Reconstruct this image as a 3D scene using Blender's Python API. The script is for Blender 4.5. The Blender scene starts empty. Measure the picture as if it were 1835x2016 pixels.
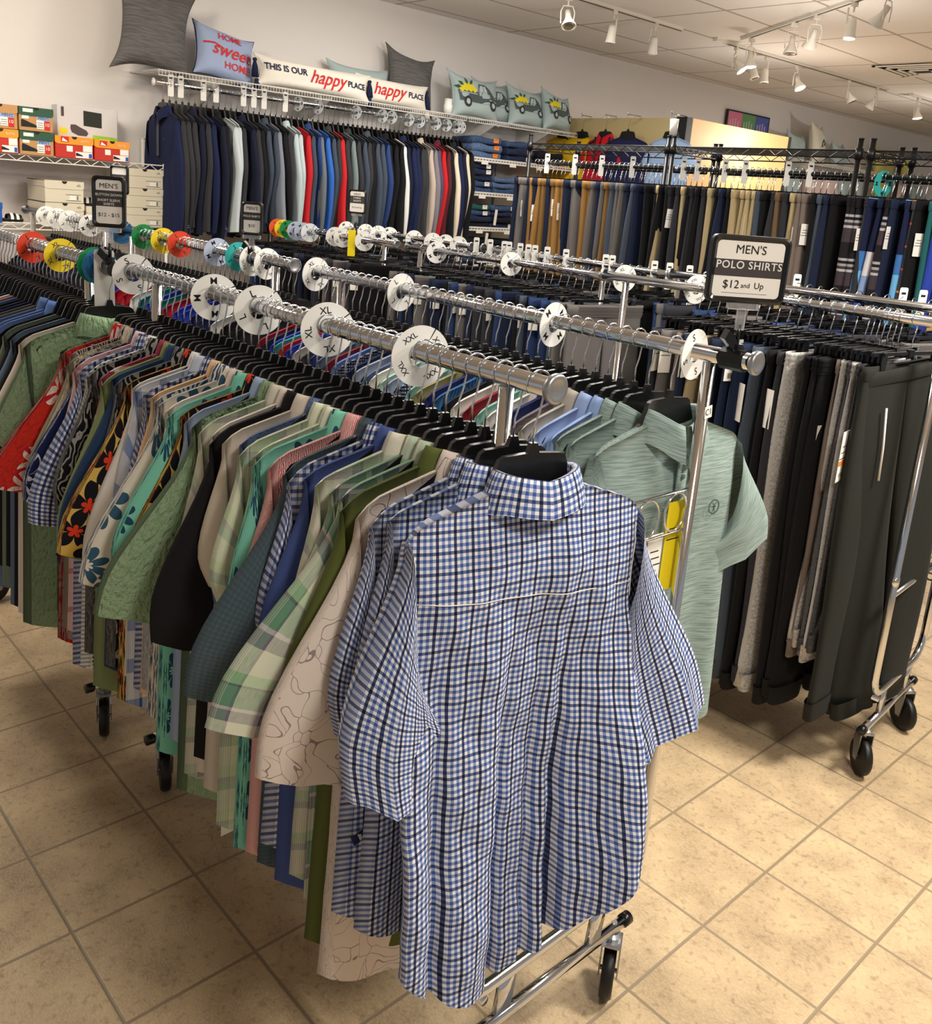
import bpy, bmesh, math, random
import numpy as np
from mathutils import Vector, Matrix
PI = math.pi
SC = bpy.context.scene
COL = SC.collection
random.seed(7)

# ------------------------------------------------------------------ camera
FPX, YAW, PIT, ROL = 1786.9, 2.3843, -0.23562, 0.0794
CAM = Vector((1.2076, -2.4018, 1.7144))
fw = Vector((math.cos(PIT)*math.cos(YAW), math.cos(PIT)*math.sin(YAW), math.sin(PIT)))
rt = Vector((math.sin(YAW), -math.cos(YAW), 0)); up = rt.cross(fw)
r2 = rt*math.cos(ROL)+up*math.sin(ROL); u2 = -rt*math.sin(ROL)+up*math.cos(ROL)
cd = bpy.data.cameras.new('camera'); cam = bpy.data.objects.new('camera', cd); COL.objects.link(cam)
cam.matrix_world = Matrix(((r2.x, u2.x, -fw.x, CAM.x), (r2.y, u2.y, -fw.y, CAM.y), (r2.z, u2.z, -fw.z, CAM.z), (0, 0, 0, 1)))
cd.sensor_fit = 'VERTICAL'; cd.sensor_height = 24; cd.lens = 24*FPX/2016; cd.shift_y = -200/2016
cd.clip_start = .05
SC.camera = cam

# ------------------------------------------------------------------ world, exposure, main lamps
SC.view_settings.view_transform = 'Standard'; SC.view_settings.look = 'None'
SC.view_settings.gamma = 1; SC.view_settings.use_curve_mapping = False
SC.view_settings.exposure = 0.0
w = bpy.data.worlds.new('world'); SC.world = w; w.use_nodes = True
w.node_tree.nodes['Background'].inputs[0].default_value = (.97, .98, 1, 1)
w.node_tree.nodes['Background'].inputs[1].default_value = .31
def area(name, loc, size, power, col=(1, .88, .72), aim=None, sy=None):
    l = bpy.data.lights.new(name, 'AREA'); l.energy = power; l.color = col; l.size = size
    l.shape = 'RECTANGLE'; l.size_y = sy or size
    o = bpy.data.objects.new(name, l); COL.objects.link(o); o.location = loc
    if aim is not None:
        o.rotation_euler = (Vector(aim)-Vector(loc)).to_track_quat('-Z', 'Y').to_euler()
    return o
W1 = (1, .95, .87)
area('lamp_aisle', (1.3, .5, 2.9), .5, 98, W1)
area('lamp_front', (1.9, -1.6, 2.9), .5, 50, W1)
area('lamp_rack', (-.9, -.3, 2.9), .5, 40, W1)
area('lamp_left', (-2.6, -2.0, 2.9), .5, 31, W1)
area('lamp_back', (-2.4, 1.6, 2.9), .6, 42, W1)
area('lamp_far', (-1.6, 5.2, 2.9), .8, 70, W1)
area('lamp_wall', (-2.6, -1.4, 2.85), .3, 24, (1, .88, .72), (-4.3, -.9, 2.2))
def point(name, loc, power, col=(1, .93, .84), r=.08):
    l = bpy.data.lights.new(name, 'POINT'); l.energy = power; l.color = col; l.shadow_soft_size = r
    o = bpy.data.objects.new(name, l); COL.objects.link(o); o.location = loc
for q in ((-2.7, 4.4, 2.25), (-2.5, 7.3, 2.25), (-1.6, 2.9, 2.3), (-2.9, 1.2, 2.55), (.5, .5, 2.4)): point('ceiling_fill', q, 17)  # added point fills with no fixture, floating low to brighten the ceiling

# ------------------------------------------------------------------ helpers
LABELS = {}
def link(o, parent=None):
    COL.objects.link(o)
    if parent is not None: o.parent = parent
    return o
def tag(o, label, cat, group=None, kind=None):
    if kind: o['kind'] = kind
    if label: o['label'] = label
    if cat: o['category'] = cat
    if group: o['group'] = group
    elif label:
        if label in LABELS: print('DUPLICATE LABEL', label)
        LABELS[label] = 1
    return o
def empty(name, loc, rz=0, label=None, cat=None, group=None, rot=None):
    o = bpy.data.objects.new(name, None); o.empty_display_size = .05
    o.location = loc; o.rotation_euler = rot if rot else (0, 0, rz)
    link(o); return tag(o, label, cat, group)
def mesh(name, v, f, mats, uv=None, mi=None, smooth=True):
    me = bpy.data.meshes.new(name)
    me.from_pydata([tuple(map(float, p)) for p in v], [], f)
    if not isinstance(mats, (list, tuple)): mats = [mats]
    for m in mats: me.materials.append(m)
    if mi is not None: me.polygons.foreach_set('material_index', mi)
    if uv is not None:
        l = me.uv_layers.new(name='UVMap'); vi = np.zeros(len(me.loops), int)
        me.loops.foreach_get('vertex_index', vi)
        l.data.foreach_set('uv', np.asarray(uv, float)[vi].ravel())
    me.polygons.foreach_set('use_smooth', [smooth]*len(me.polygons))
    me.update(); return me
def obj(name, me, parent=None, loc=None):
    o = bpy.data.objects.new(name, me)
    if loc is not None: o.location = loc
    return link(o, parent)
def dup(o, parent=None, loc=None, rot=None):
    c = o.copy(); COL.objects.link(c); c.parent = parent
    if loc is not None: c.location = loc
    if rot is not None: c.rotation_euler = rot
    for ch in o.children: dup(ch, c)
    return c
class MB:
    def __init__(s): s.v = []; s.f = []; s.mi = []
    def add(s, v, f, mi=0):
        n = len(s.v); s.v += [tuple(p) for p in v]; s.f += [tuple(i+n for i in q) for q in f]; s.mi += [mi]*len(f)
        return s
    def box(s, x0, x1, y0, y1, z0, z1, mi=0):
        v = [(x, y, z) for z in (z0, z1) for y in (y0, y1) for x in (x0, x1)]
        return s.add(v, [(0, 2, 3, 1), (4, 5, 7, 6), (0, 1, 5, 4), (2, 6, 7, 3), (0, 4, 6, 2), (1, 3, 7, 5)], mi)
    def tube(s, pts, r, n=8, mi=0, caps=True, closed=False, r2=None):
        P = [Vector(p) for p in pts]; k = len(P); rings = []
        t0 = (P[1]-P[0]).normalized(); a = t0.orthogonal().normalized()
        for i in range(k):
            if closed: t = (P[(i+1) % k]-P[i-1])
            else: t = P[min(i+1, k-1)]-P[max(i-1, 0)]
            t.normalize(); a = (a-t*a.dot(t)).normalized(); b = t.cross(a)
            rr = r if r2 is None else r+(r2-r)*i/(k-1)
            rings.append([P[i]+(a*math.cos(2*PI*j/n)+b*math.sin(2*PI*j/n))*rr for j in range(n)])
        v = [p for q in rings for p in q]; f = []
        for i in range(k if closed else k-1):
            i2 = (i+1) % k
            for j in range(n): f.append((i*n+j, i*n+(j+1) % n, i2*n+(j+1) % n, i2*n+j))
        if caps and not closed: f += [tuple(range(n))[::-1], tuple(range((k-1)*n, k*n))]
        return s.add(v, f, mi)
    def lathe(s, prof, n=24, mi=0, M=None):
        v = [(r*math.cos(2*PI*j/n), r*math.sin(2*PI*j/n), z) for r, z in prof for j in range(n)]
        f = [(i*n+j, i*n+(j+1) % n, (i+1)*n+(j+1) % n, (i+1)*n+j) for i in range(len(prof)-1) for j in range(n)]
        if M is not None: v = [M @ Vector(p) for p in v]
        return s.add(v, f, mi)
    def prism(s, out, y0, y1, mi=0, axis='y'):
        n = len(out)
        mp = {'y': lambda a, b, c: (a, c, b), 'z': lambda a, b, c: (a, b, c), 'x': lambda a, b, c: (c, a, b)}[axis]
        v = [mp(a, b, y0) for a, b in out]+[mp(a, b, y1) for a, b in out]
        f = [tuple(range(n)), tuple(range(n, 2*n))[::-1]]+[(i, i+n, (i+1) % n+n, (i+1) % n) for i in range(n)]
        return s.add(v, f, mi)
    def me(s, name, mats, smooth=False): return mesh(name, s.v, s.f, mats, mi=s.mi, smooth=smooth)
def bevel(o, w=.003, seg=2):
    m = o.modifiers.new('b', 'BEVEL'); m.width = w; m.segments = seg; m.limit_method = 'ANGLE'; return o
def ordw(n):
    sp = ['', 'first', 'second', 'third', 'fourth', 'fifth', 'sixth', 'seventh', 'eighth', 'ninth', 'tenth', 'eleventh', 'twelfth']
    return sp[n] if n < 13 else ('%dth' % n if n not in (21, 31) else '%dst' % n)
_tx = {}
def text_geo(t, size=1, shear=0, fat=0, spacing=1):
    k = (t, shear, fat, spacing)
    if k not in _tx:
        c = bpy.data.curves.new('t', 'FONT'); c.body = t; c.size = 1; c.align_x = 'CENTER'; c.align_y = 'CENTER'
        c.shear = shear; c.offset = fat; c.space_character = spacing; c.resolution_u = 3
        o = bpy.data.objects.new('t', c); COL.objects.link(o); bpy.context.view_layer.update()
        m = o.to_mesh(); _tx[k] = ([tuple(q.co) for q in m.vertices], [tuple(p.vertices) for p in m.polygons])
        o.to_mesh_clear(); bpy.data.objects.remove(o); bpy.data.curves.remove(c)
    v, f = _tx[k]
    return [(a*size, b*size, 0) for a, b, _ in v], f
def text_on(mb, t, M, size, mi=0, **kw):
    v, f = text_geo(t, size, **kw); mb.add([M @ Vector(p) for p in v], f, mi)
def frame(o, ex, ey):      # matrix: local x->ex, local y->ey
    ex = Vector(ex).normalized(); ey = Vector(ey); ey = (ey-ex*ey.dot(ex)).normalized(); ez = ex.cross(ey)
    return Matrix(((ex.x, ey.x, ez.x, o[0]), (ex.y, ey.y, ez.y, o[1]), (ex.z, ey.z, ez.z, o[2]), (0, 0, 0, 1)))

# ------------------------------------------------------------------ materials
def srgb(r, g, b):
    f = lambda c: ((c/255+.055)/1.055)**2.4 if c > 10 else c/255/12.92
    return (f(r), f(g), f(b), 1)
class NT:
    def __init__(s, name):
        s.m = bpy.data.materials.new(name); s.m.use_nodes = True; s.t = s.m.node_tree
        s.b = s.t.nodes['Principled BSDF']
    def n(s, ty, **kw):
        x = s.t.nodes.new(ty)
        for k, v in kw.items(): setattr(x, k, v)
        return x
    def set(s, sock, v):
        if isinstance(v, bpy.types.NodeSocket): s.t.links.new(v, sock)
        elif v is not None: sock.default_value = v
    def math(s, op, a, b=None, c=None):
        x = s.n('ShaderNodeMath', operation=op); s.set(x.inputs[0], a); s.set(x.inputs[1], b)
        if c is not None: s.set(x.inputs[2], c)
        return x.outputs[0]
    def mix(s, f, a, b, mode='MIX'):
        x = s.n('ShaderNodeMix', data_type='RGBA', blend_type=mode)
        s.set(x.inputs[0], f); s.set(x.inputs[6], a); s.set(x.inputs[7], b); return x.outputs[2]
    def uv(s, sx=1, sy=1):
        x = s.n('ShaderNodeUVMap'); x.uv_map = 'UVMap'
        m = s.n('ShaderNodeMapping'); s.t.links.new(x.outputs[0], m.inputs[0]); m.inputs['Scale'].default_value = (sx, sy, 1)
        return m.outputs[0]
    def oc(s, sc=(1, 1, 1)):
        x = s.n('ShaderNodeTexCoord'); m = s.n('ShaderNodeMapping'); s.t.links.new(x.outputs['Object'], m.inputs[0])
        m.inputs['Scale'].default_value = sc; return m.outputs[0]
    def xyz(s, v): x = s.n('ShaderNodeSeparateXYZ'); s.set(x.inputs[0], v); return x.outputs
    def noise(s, v, scale, det=3, dist=0):
        x = s.n('ShaderNodeTexNoise'); s.set(x.inputs['Vector'], v); x.inputs['Scale'].default_value = scale
        x.inputs['Detail'].default_value = det; x.inputs['Distortion'].default_value = dist; return x.outputs['Fac']
    def ramp(s, f, stops, interp='LINEAR'):
        x = s.n('ShaderNodeValToRGB'); s.set(x.inputs[0], f); r = x.color_ramp; r.interpolation = interp
        while len(r.elements) < len(stops): r.elements.new(.5)
        for e, (p, c) in zip(r.elements, stops): e.position = p; e.color = c
        return x.outputs[0]
    def bump(s, h, st=.3, d=.002):
        x = s.n('ShaderNodeBump'); s.set(x.inputs['Height'], h); x.inputs['Strength'].default_value = st
        x.inputs['Distance'].default_value = d; s.t.links.new(x.outputs[0], s.b.inputs['Normal'])
    def fin(s, col, rough=.85, metal=0, spec=.3):
        s.set(s.b.inputs['Base Color'], col); s.set(s.b.inputs['Roughness'], rough); s.b.inputs['Metallic'].default_value = metal
        s.b.inputs['Specular IOR Level'].default_value = spec; return s.m
def plain(name, rgb, rough=.5, metal=0, spec=.4, nz=0.0):
    t = NT(name); c = srgb(*rgb)
    if nz:
        f = t.noise(t.oc(), 30, 4); c = t.mix(t.math('MULTIPLY', f, nz), c, (c[0]*.6, c[1]*.6, c[2]*.6, 1))
    return t.fin(c, rough, metal, spec)
CHROME = plain('chrome', (218, 220, 224), .12, 1)
STEEL = plain('zinc_steel', (170, 172, 175), .35, .9)
BLKPL = plain('black_plastic', (14, 14, 15), .28, 0, .5)
BLKRUB = plain('black_rubber', (18, 17, 17), .45)
WHITE = plain('white_plastic', (232, 230, 224), .45)
WHITEW = plain('white_wire_coating', (222, 219, 212), .4)
PAPER = plain('white_card', (238, 234, 226), .7)
INK = plain('black_ink', (20, 20, 22), .6)
GREYBAND = plain('charcoal_print', (66, 60, 60), .5)
ORANGE = plain('orange_print', (240, 130, 40), .6)
NAVYINK = plain('navy_print', (32, 42, 90), .6)
REDINK = plain('red_print', (200, 38, 40), .7)
YEL = plain('yellow_card', (238, 214, 20), .55)
_fm = {}
def fabric(t, col, rough=.88, wv=1.0, kind='weave'):
    v = t.uv()
    if kind == 'seer': h = t.noise(t.uv(110, 55), 1, 2); t.bump(h, 1.0, .012)
    elif kind == 'soft': h = t.noise(v, 260, 2); t.bump(h, .25, .001)
    else: h = t.noise(v, 420, 2); t.bump(h, .35*wv, .0008)
    m = t.fin(col, rough, 0, .15)
    t.b.inputs['Sheen Weight'].default_value = .02
    return m
def solid(rgb, kind='weave', slub=.18):
    k = ('s', rgb, kind, slub)
    if k not in _fm:
        t = NT('fabric_solid'); c = srgb(*rgb); f = t.noise(t.uv(1, 6), 60, 3)
        col = t.mix(t.math('MULTIPLY', f, slub), c, tuple(min(1, q*1.9+.02) for q in c[:3])+(1,)) if slub else c
        _fm[k] = fabric(t, col, kind=kind)
    return _fm[k]
def heather(rgb, rgb2, sx=20, sy=260):
    k = ('h', rgb, rgb2, sx)
    if k not in _fm:
        t = NT('fabric_heather'); f = t.noise(t.uv(sx, sy), 1, 4, .6)
        _fm[k] = fabric(t, t.ramp(f, [(.36, srgb(*rgb)), (.62, srgb(*rgb2))]))
    return _fm[k]
def gingham(base, blue, dark, per=.0097, dn=3):
    k = ('g', base, blue, dark, per)
    if k in _fm: return _fm[k]
    t = NT('fabric_gingham'); x, y, _ = t.xyz(t.uv(1/per, 1/per))
    def st(a, d=1, w=.5, o=0): return t.math('LESS_THAN', t.math('FRACT', t.math('ADD', t.math('DIVIDE', a, d), o)), w/d)
    f = t.math('MULTIPLY', t.math('ADD', st(x), st(y)), .5)
    col = t.ramp(f, [(0, srgb(*base)), (.5, srgb(*[int(b*.55+w*.45) for b, w in zip(blue, base)])), (1, srgb(*blue))])
    g = t.math('ADD', t.math('MULTIPLY', st(x, dn), .78), t.math('MULTIPLY', st(y, dn), .5))
    col = t.mix(t.math('MINIMUM', g, 1), col, srgb(*dark))
    _fm[k] = fabric(t, col); return _fm[k]
def stripes_ramp(t, a, cols, per):
    f = t.math('FRACT', t.math('DIVIDE', a, per)); n = len(cols)
    pos = 0; st = []; tot = sum(w for w, _ in cols)
    for w_, c in cols: st.append((pos/tot, srgb(*c))); pos += w_
    return t.ramp(f, st, 'CONSTANT')
def plaid(warp, weft, pw=.14, pf=.12, mode='MIX'):
    k = ('p', str(warp), str(weft), pw)
    if k in _fm: return _fm[k]
    t = NT('fabric_plaid'); x, y, _ = t.xyz(t.uv())
    a = stripes_ramp(t, x, warp, pw); b = stripes_ramp(t, y, weft, pf)
    nz = t.noise(t.uv(500, 60), 1, 2)
    col = t.mix(t.math('ADD', .25, t.math('MULTIPLY', nz, .5)), a, b, mode)
    _fm[k] = fabric(t, col); return _fm[k]
def floral(bg, pet, ctr, scale=9, petals=5, line=None, R=.42, leaf=None, seer=False, rnd=.75, fat=.5):
    k = ('f', bg, pet, ctr, scale, petals, line)
    if k in _fm: return _fm[k]
    t = NT('fabric_floral'); v = t.uv(scale, scale)
    vo = t.n('ShaderNodeTexVoronoi', voronoi_dimensions='2D'); t.set(vo.inputs['Vector'], v)
    vo.inputs['Scale'].default_value = 1; vo.inputs['Randomness'].default_value = rnd
    s = t.n('ShaderNodeVectorMath', operation='SUBTRACT'); t.set(s.inputs[0], v); t.set(s.inputs[1], vo.outputs['Position'])
    x, y, _ = t.xyz(s.outputs[0])
    r = t.math('SQRT', t.math('ADD', t.math('MULTIPLY', x, x), t.math('MULTIPLY', y, y)))
    cr = t.xyz(vo.outputs['Color'])[0]
    th = t.math('ADD', t.math('ARCTAN2', y, x), t.math('MULTIPLY', cr, 6.28))
    c = t.math('ABSOLUTE', t.math('COSINE', t.math('MULTIPLY', th, petals/2)))
    c = t.math('POWER', c, fat)
    rad = t.math('MULTIPLY', t.math('ADD', .22, t.math('MULTIPLY', c, .78)), R)
    m = t.math('LESS_THAN', r, rad)
    col = srgb(*bg)
    if leaf:
        v2 = t.n('ShaderNodeTexVoronoi', voronoi_dimensions='2D'); t.set(v2.inputs['Vector'], t.uv(scale*1.7, scale*.8))
        v2.inputs['Scale'].default_value = 1.6
        col = t.mix(t.math('LESS_THAN', v2.outputs['Distance'], .2), col, srgb(*leaf))
    if line:
        inn = t.math('LESS_THAN', r, t.math('SUBTRACT', rad, .028))
        vein = t.math('GREATER_THAN', c, .985 if petals < 7 else .95)
        ci = t.mix(vein, srgb(*pet), srgb(*line))
        col = t.mix(m, col, srgb(*line)); col = t.mix(inn, col, ci)
    else: col = t.mix(m, col, srgb(*pet))
    col = t.mix(t.math('LESS_THAN', r, t.math('MULTIPLY', rad, .33)), col, srgb(*ctr))
    _fm[k] = fabric(t, col, kind='seer' if seer else 'weave'); return _fm[k]
def waves(bg, fg, scale=60, dist=9, th=.5):
    k = ('w', bg, fg, scale, dist)
    if k in _fm: return _fm[k]
    t = NT('fabric_print'); wv = t.n('ShaderNodeTexWave'); t.set(wv.inputs['Vector'], t.uv()); wv.inputs['Scale'].default_value = scale
    wv.inputs['Distortion'].default_value = dist; wv.inputs['Detail'].default_value = 2
    _fm[k] = fabric(t, t.mix(t.math('GREATER_THAN', wv.outputs['Fac'], th), srgb(*bg), srgb(*fg))); return _fm[k]
def dots(bg, fg, scale=95, r=.28):
    k = ('d', bg, fg, scale)
    if k in _fm: return _fm[k]
    t = NT('fabric_dots'); vo = t.n('ShaderNodeTexVoronoi', voronoi_dimensions='2D'); t.set(vo.inputs['Vector'], t.uv(scale, scale))
    vo.inputs['Scale'].default_value = 1; vo.inputs['Randomness'].default_value = .15
    _fm[k] = fabric(t, t.mix(t.math('LESS_THAN', vo.outputs['Distance'], r), srgb(*bg), srgb(*fg))); return _fm[k]
def bands(cols, per=.3):       # horizontal bands down the garment
    k = ('b', str(cols), per)
    if k in _fm: return _fm[k]
    t = NT('fabric_bands'); x, y, _ = t.xyz(t.uv()); _fm[k] = fabric(t, stripes_ramp(t, t.math('MULTIPLY', y, -1), cols, per)); return _fm[k]
def embroid(bg, fg, scale=7, th=.022):
    k = ('e', bg, fg, scale)
    if k in _fm: return _fm[k]
    t = NT('fabric_embroidery'); vo = t.n('ShaderNodeTexVoronoi', voronoi_dimensions='2D', feature='DISTANCE_TO_EDGE')
    n = t.n('ShaderNodeTexNoise'); t.set(n.inputs['Vector'], t.uv()); n.inputs['Scale'].default_value = 9
    mx = t.mix(.35, t.uv(1, .5), n.outputs['Color'])
    t.set(vo.inputs['Vector'], mx); vo.inputs['Scale'].default_value = scale*3
    _fm[k] = fabric(t, t.mix(t.math('LESS_THAN', vo.outputs['Distance'], th), srgb(*bg), srgb(*fg))); return _fm[k]

# ------------------------------------------------------------------ setting
def setting():
    T = .3
    t = NT('floor_tiles'); co = t.oc(); x, y, _ = t.xyz(co)
    def g(a): f = t.math('FRACT', t.math('ADD', t.math('DIVIDE', a, T), .5)); return t.math('ABSOLUTE', t.math('SUBTRACT', f, .5))
    d = t.math('MINIMUM', g(x), g(y))
    grout = t.math('LESS_THAN', d, .0135)
    n1 = t.noise(co, 9, 8, .2); n2 = t.noise(t.oc((1, 2.4, 1)), 38, 5, .3)
    fl = t.n('ShaderNodeVectorMath', operation='FLOOR'); mp = t.n('ShaderNodeVectorMath', operation='SCALE'); t.set(mp.inputs[0], co); mp.inputs['Scale'].default_value = 1/T
    t.set(fl.inputs[0], mp.outputs[0]); wn = t.n('ShaderNodeTexWhiteNoise'); t.set(wn.inputs['Vector'], fl.outputs[0])
    c = t.ramp(n1, [(.3, srgb(160, 136, 104)), (.5, srgb(188, 162, 126)), (.72, srgb(210, 184, 142))])
    c = t.mix(t.math('MULTIPLY', t.math('SUBTRACT', 1, t.math('SMOOTH_MIN', n2, 1, .1)), .35), c, srgb(214, 190, 152))
    n3 = t.noise(t.oc((1, 3, 1)), 110, 4, .4)
    c = t.mix(t.ramp(n3, [(.42, (0, 0, 0, 1)), (.7, (.42, .42, .42, 1))]), c, srgb(236, 214, 174))
    c = t.mix(t.ramp(t.noise(co, 55, 5, .3), [(.3, (.45, .45, .45, 1)), (.46, (0, 0, 0, 1))]), c, srgb(128, 104, 78))
    c = t.mix(t.math('MULTIPLY', wn.outputs['Value'], .12), c, srgb(150, 122, 92))
    c = t.mix(grout, c, srgb(150, 132, 106))
    h = t.math('ADD', t.math('MULTIPLY', t.math('MINIMUM', d, .02), 30), t.math('MULTIPLY', n2, .25))
    t.bump(h, .35, .004)
    fm = t.fin(c, t.math('ADD', .32, t.math('MULTIPLY', n2, .3)), 0, .4)
    tag(obj('floor', MB().box(-4.3, 5, -6.5, 15, -.05, 0).me('floor', fm)), None, None, kind='structure')
    # ceiling panels
    t = NT('ceiling_tiles'); co = t.oc(); x, y, _ = t.xyz(co)
    def g2(a, o, p): f = t.math('FRACT', t.math('ADD', t.math('DIVIDE', t.math('SUBTRACT', a, o), p), .5)); return t.math('MULTIPLY', t.math('ABSOLUTE', t.math('SUBTRACT', f, .5)), p)
    d = t.math('MINIMUM', g2(x, -2.33, .61), g2(y, 2.93, 1.12))
    c = t.mix(t.math('LESS_THAN', d, .011), t.mix(t.noise(co, 120, 3), srgb(226, 220, 214), srgb(214, 208, 202)), srgb(170, 158, 145))
    t.bump(t.math('MINIMUM', d, .012), .8, .3)
    cm = t.fin(c, .9)
    tag(obj('ceiling', MB().box(-4.3, 5, -6.5, 15, 2.96, 3.0).me('ceiling', cm)), None, None, kind='structure')
    t = NT('wall_paint'); co = t.oc()
    c = t.mix(t.math('MULTIPLY', t.noise(co, 1.5, 3), .2), srgb(226, 221, 217), srgb(212, 207, 204))
    t.bump(t.noise(co, 160, 2), .1, .002); wm = t.fin(c, .8)
    tag(obj('wall_back', MB().box(-4.4, -4.3, -6.5, 15, 0, 3.0).me('wall_back', wm)), None, None, kind='structure')
    o = obj('baseboard_back', MB().box(-4.3, -4.285, -6.5, 15, 0, .1).me('baseboard_back', plain('base', (70, 62, 56)))); tag(o, None, None, kind='structure')
setting()
# ------------------------------------------------------------------ rolling racks
def arc(cx, cy, r, a0, a1, n, fn):
    return [fn(cx+r*math.cos(a0+(a1-a0)*i/n), cy+r*math.sin(a0+(a1-a0)*i/n)) for i in range(n+1)]
def caster_me():
    w_ = MB()
    Mx = Matrix.Rotation(PI/2, 4, 'X')
    w_.lathe([(.0, -.013), (.02, -.014), (.045, -.012), (.056, -.014), (.061, -.008), (.062, 0), (.061, .008), (.056, .014), (.045, .012), (.02, .014), (.0, .013)], 28, 0, Mx)
    wheel = w_.me('wheel', [BLKRUB], True)
    f = MB()
    for s in (-1, 1):
        f.prism([(-.018, .085), (.018, .085), (.03, .055), (.012, -.012), (-.008, -.012), (-.016, .04)], s*.02-.0015, s*.02+.0015)
    f.box(-.018, .032, -.0215, .0215, .082, .086)
    f.tube([(0, -.022, 0), (0, .022, 0)], .005, 8)
    f.lathe([(0, .086), (.019, .086), (.019, .094), (.012, .1), (.0, .1)], 16)
    f.lathe([(.0062, .095), (.0062, .125), (0, .125)], 10)
    fork = f.me('fork', [STEEL])
    return wheel, fork
WHEEL, FORK = caster_me()
def add_caster(par, x, y, ang):
    c = empty('caster', (x, y, .062)); c.parent = par; c.location = (x, y, .062); c.rotation_euler = (0, 0, ang)
    w_ = obj('wheel', WHEEL, c, (-.022, 0, 0)); f = obj('fork', FORK, c, (-.022, 0, 0))
    f.location = (0, 0, 0); w_.location = (0, 0, 0)
    return c
def rack(label, loc, rz, L, W, H, group=None, over=.1, lattice=True, far_over=.1, cast=(0.4, -.5, .3, 2.2), tagc1=False):
    """local: near end frame at x=0, rack runs to -L; rails at y=+-W/2, height H"""
    root = empty('rolling_rack', loc, rz, label, 'clothes rack', group); h = W/2
    for s, nm in ((-1, 'hang_rail'), (1, 'hang_rail')):
        m = MB().tube([(over, s*h, H), (-L-far_over, s*h, H)], .0155, 16)
        o = obj(nm, m.me(nm, [CHROME], True), root)
        for xe, d in ((over, 1), (-L-far_over, -1)):
            Mx = Matrix.Translation((xe, s*h, H)) @ Matrix.Rotation(d*PI/2, 4, 'Y')
            c = MB().lathe([(.021, -.004), (.023, 0), (.023, .006), (.019, .009), (.014, .0065), (.0, .0065)], 28, 0, Mx)
            obj('end_cap', c.me('end_cap', [STEEL], True), o)
    for x in (0, -L):
        zb, R = .27, .085
        pts = [(x, -h, H-.016), (x, -h, zb+R)]
        pts += arc(-h+R, zb+R, R, PI, 1.5*PI, 8, lambda a, b: (x, a, b))[1:]
        pts += arc(h-R, zb+R, R, 1.5*PI, 2*PI, 8, lambda a, b: (x, a, b))
        pts += [(x, h, H-.016)]
        m = MB().tube(pts, .0125, 12)
        for s in (-1, 1): m.tube([(x, s*h, zb+R+.3), (x, s*h, zb+R+.33)], .0145, 12)
        o = obj('end_frame', m.me('end_frame', [CHROME], True), root)
        b = MB().tube([(x, -h-.015, .172), (x, h-.03, .172)], .0125, 12)
        for s in (-1, 1): b.prism([(s*h*.5-.02, .172), (s*h*.5+.02, .172), (s*h*.5+.032, .27), (s*h*.5-.008, .27)], x-.006, x+.006, axis='x')
        obj('foot_bar', b.me('foot_bar', [CHROME], True), root)
        for s, yy in ((-1, -h-.015), (1, h-.03)):
            k = obj('bar_plug', MB().tube([(x, yy-.002*s, .172), (x, yy+.02*s, .172)], .0145, 14).me('bar_plug', [BLKPL], True), root)
        if lattice:
            z1 = H-.27; m = MB()
            for z in (z1, z1-.085): m.tube([(x, -h, z), (x, h, z)], .003, 6)
            n = 6
            for i in range(n):
                yc = -h+(i+.5)*2*h/n
                m.tube([(x, yc+.036*math.cos(q), z1-.0425+.04*math.sin(q)) for q in np.linspace(0, 2*PI, 20)[:-1]], .0028, 6, closed=True)
            obj('lattice', m.me('lattice', [CHROME], True), root)
        else:
            obj('cross_bar', MB().tube([(x, -h, .62), (x, h, .62)], .009, 10).me('cross_bar', [CHROME], True), root)
    m = MB()
    for y in (-h+.09, h-.09): m.tube([(0, y, .235), (-L, y, .235)], .0095, 10)
    for i in range(9): y = -h+.09+(2*h-.18)*i/8; m.tube([(.0, y, .25), (-L, y, .25)], .002, 5)
    for i in range(5): x = -L*(i+.5)/5; m.tube([(x, -h+.09, .247), (x, h-.09, .247)], .003, 5)
    obj('base_shelf', m.me('base_shelf', [CHROME], True), root)
    for (x, y, a) in ((0, h-.06, cast[0]), (0, -h+.02, cast[1]), (-L, h-.06, cast[2]), (-L, -h+.02, cast[3])):
        add_caster(root, x, y, a)
    if tagc1:
        for s in (-1, 1):
            M = frame((.0135, s*h-.001, H-.112), (0, 1, .12), (0, -.1, 1)); c = MB()
            c.prism([(-.012, -.012), (.012, -.012), (.012, .012), (-.012, .012)], 0, .0006, axis='z')
            c.v = [tuple(M @ Vector(p)) for p in c.v]
            text_on(c, 'C1', M @ Matrix.Translation((0, 0, .0012)), .018, 1)
            obj('rack_sticker', c.me('rack_sticker', [PAPER, INK]), root)
    return root
rack('chrome double rail rack in the foreground, short-sleeved shirts on it', (.27, -1.16, 0), 0, 1.23, .55, 1.45, over=.095, far_over=.14, cast=(-1.0, .9, -.3, -.35), tagc1=True)
rack('chrome double rail rack behind the foreground rack, with red and yellow size rings', (-1.31, -1.18, 0), 0, 1.1, .58, 1.455, cast=(.3, -.4, .5, 2), lattice=False)
rack('chrome double rail rack nearest the shoe box shelves', (-2.70, -1.17, 0), .01, .9, .58, 1.46, cast=(.3, .9, .5, 2), lattice=False)
rack('chrome double rail rack at the right edge loaded with dark joggers', (.235, .575, 0), .07, 1.08, .47, 1.457, over=.2, lattice=False, cast=(2.5, 2.3, .5, 2))
rack('chrome double rail rack in the middle row packed with trousers on clip hangers', (-1.15, .80, 0), -.02, 1.2, .52, 1.425, lattice=False)
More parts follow.
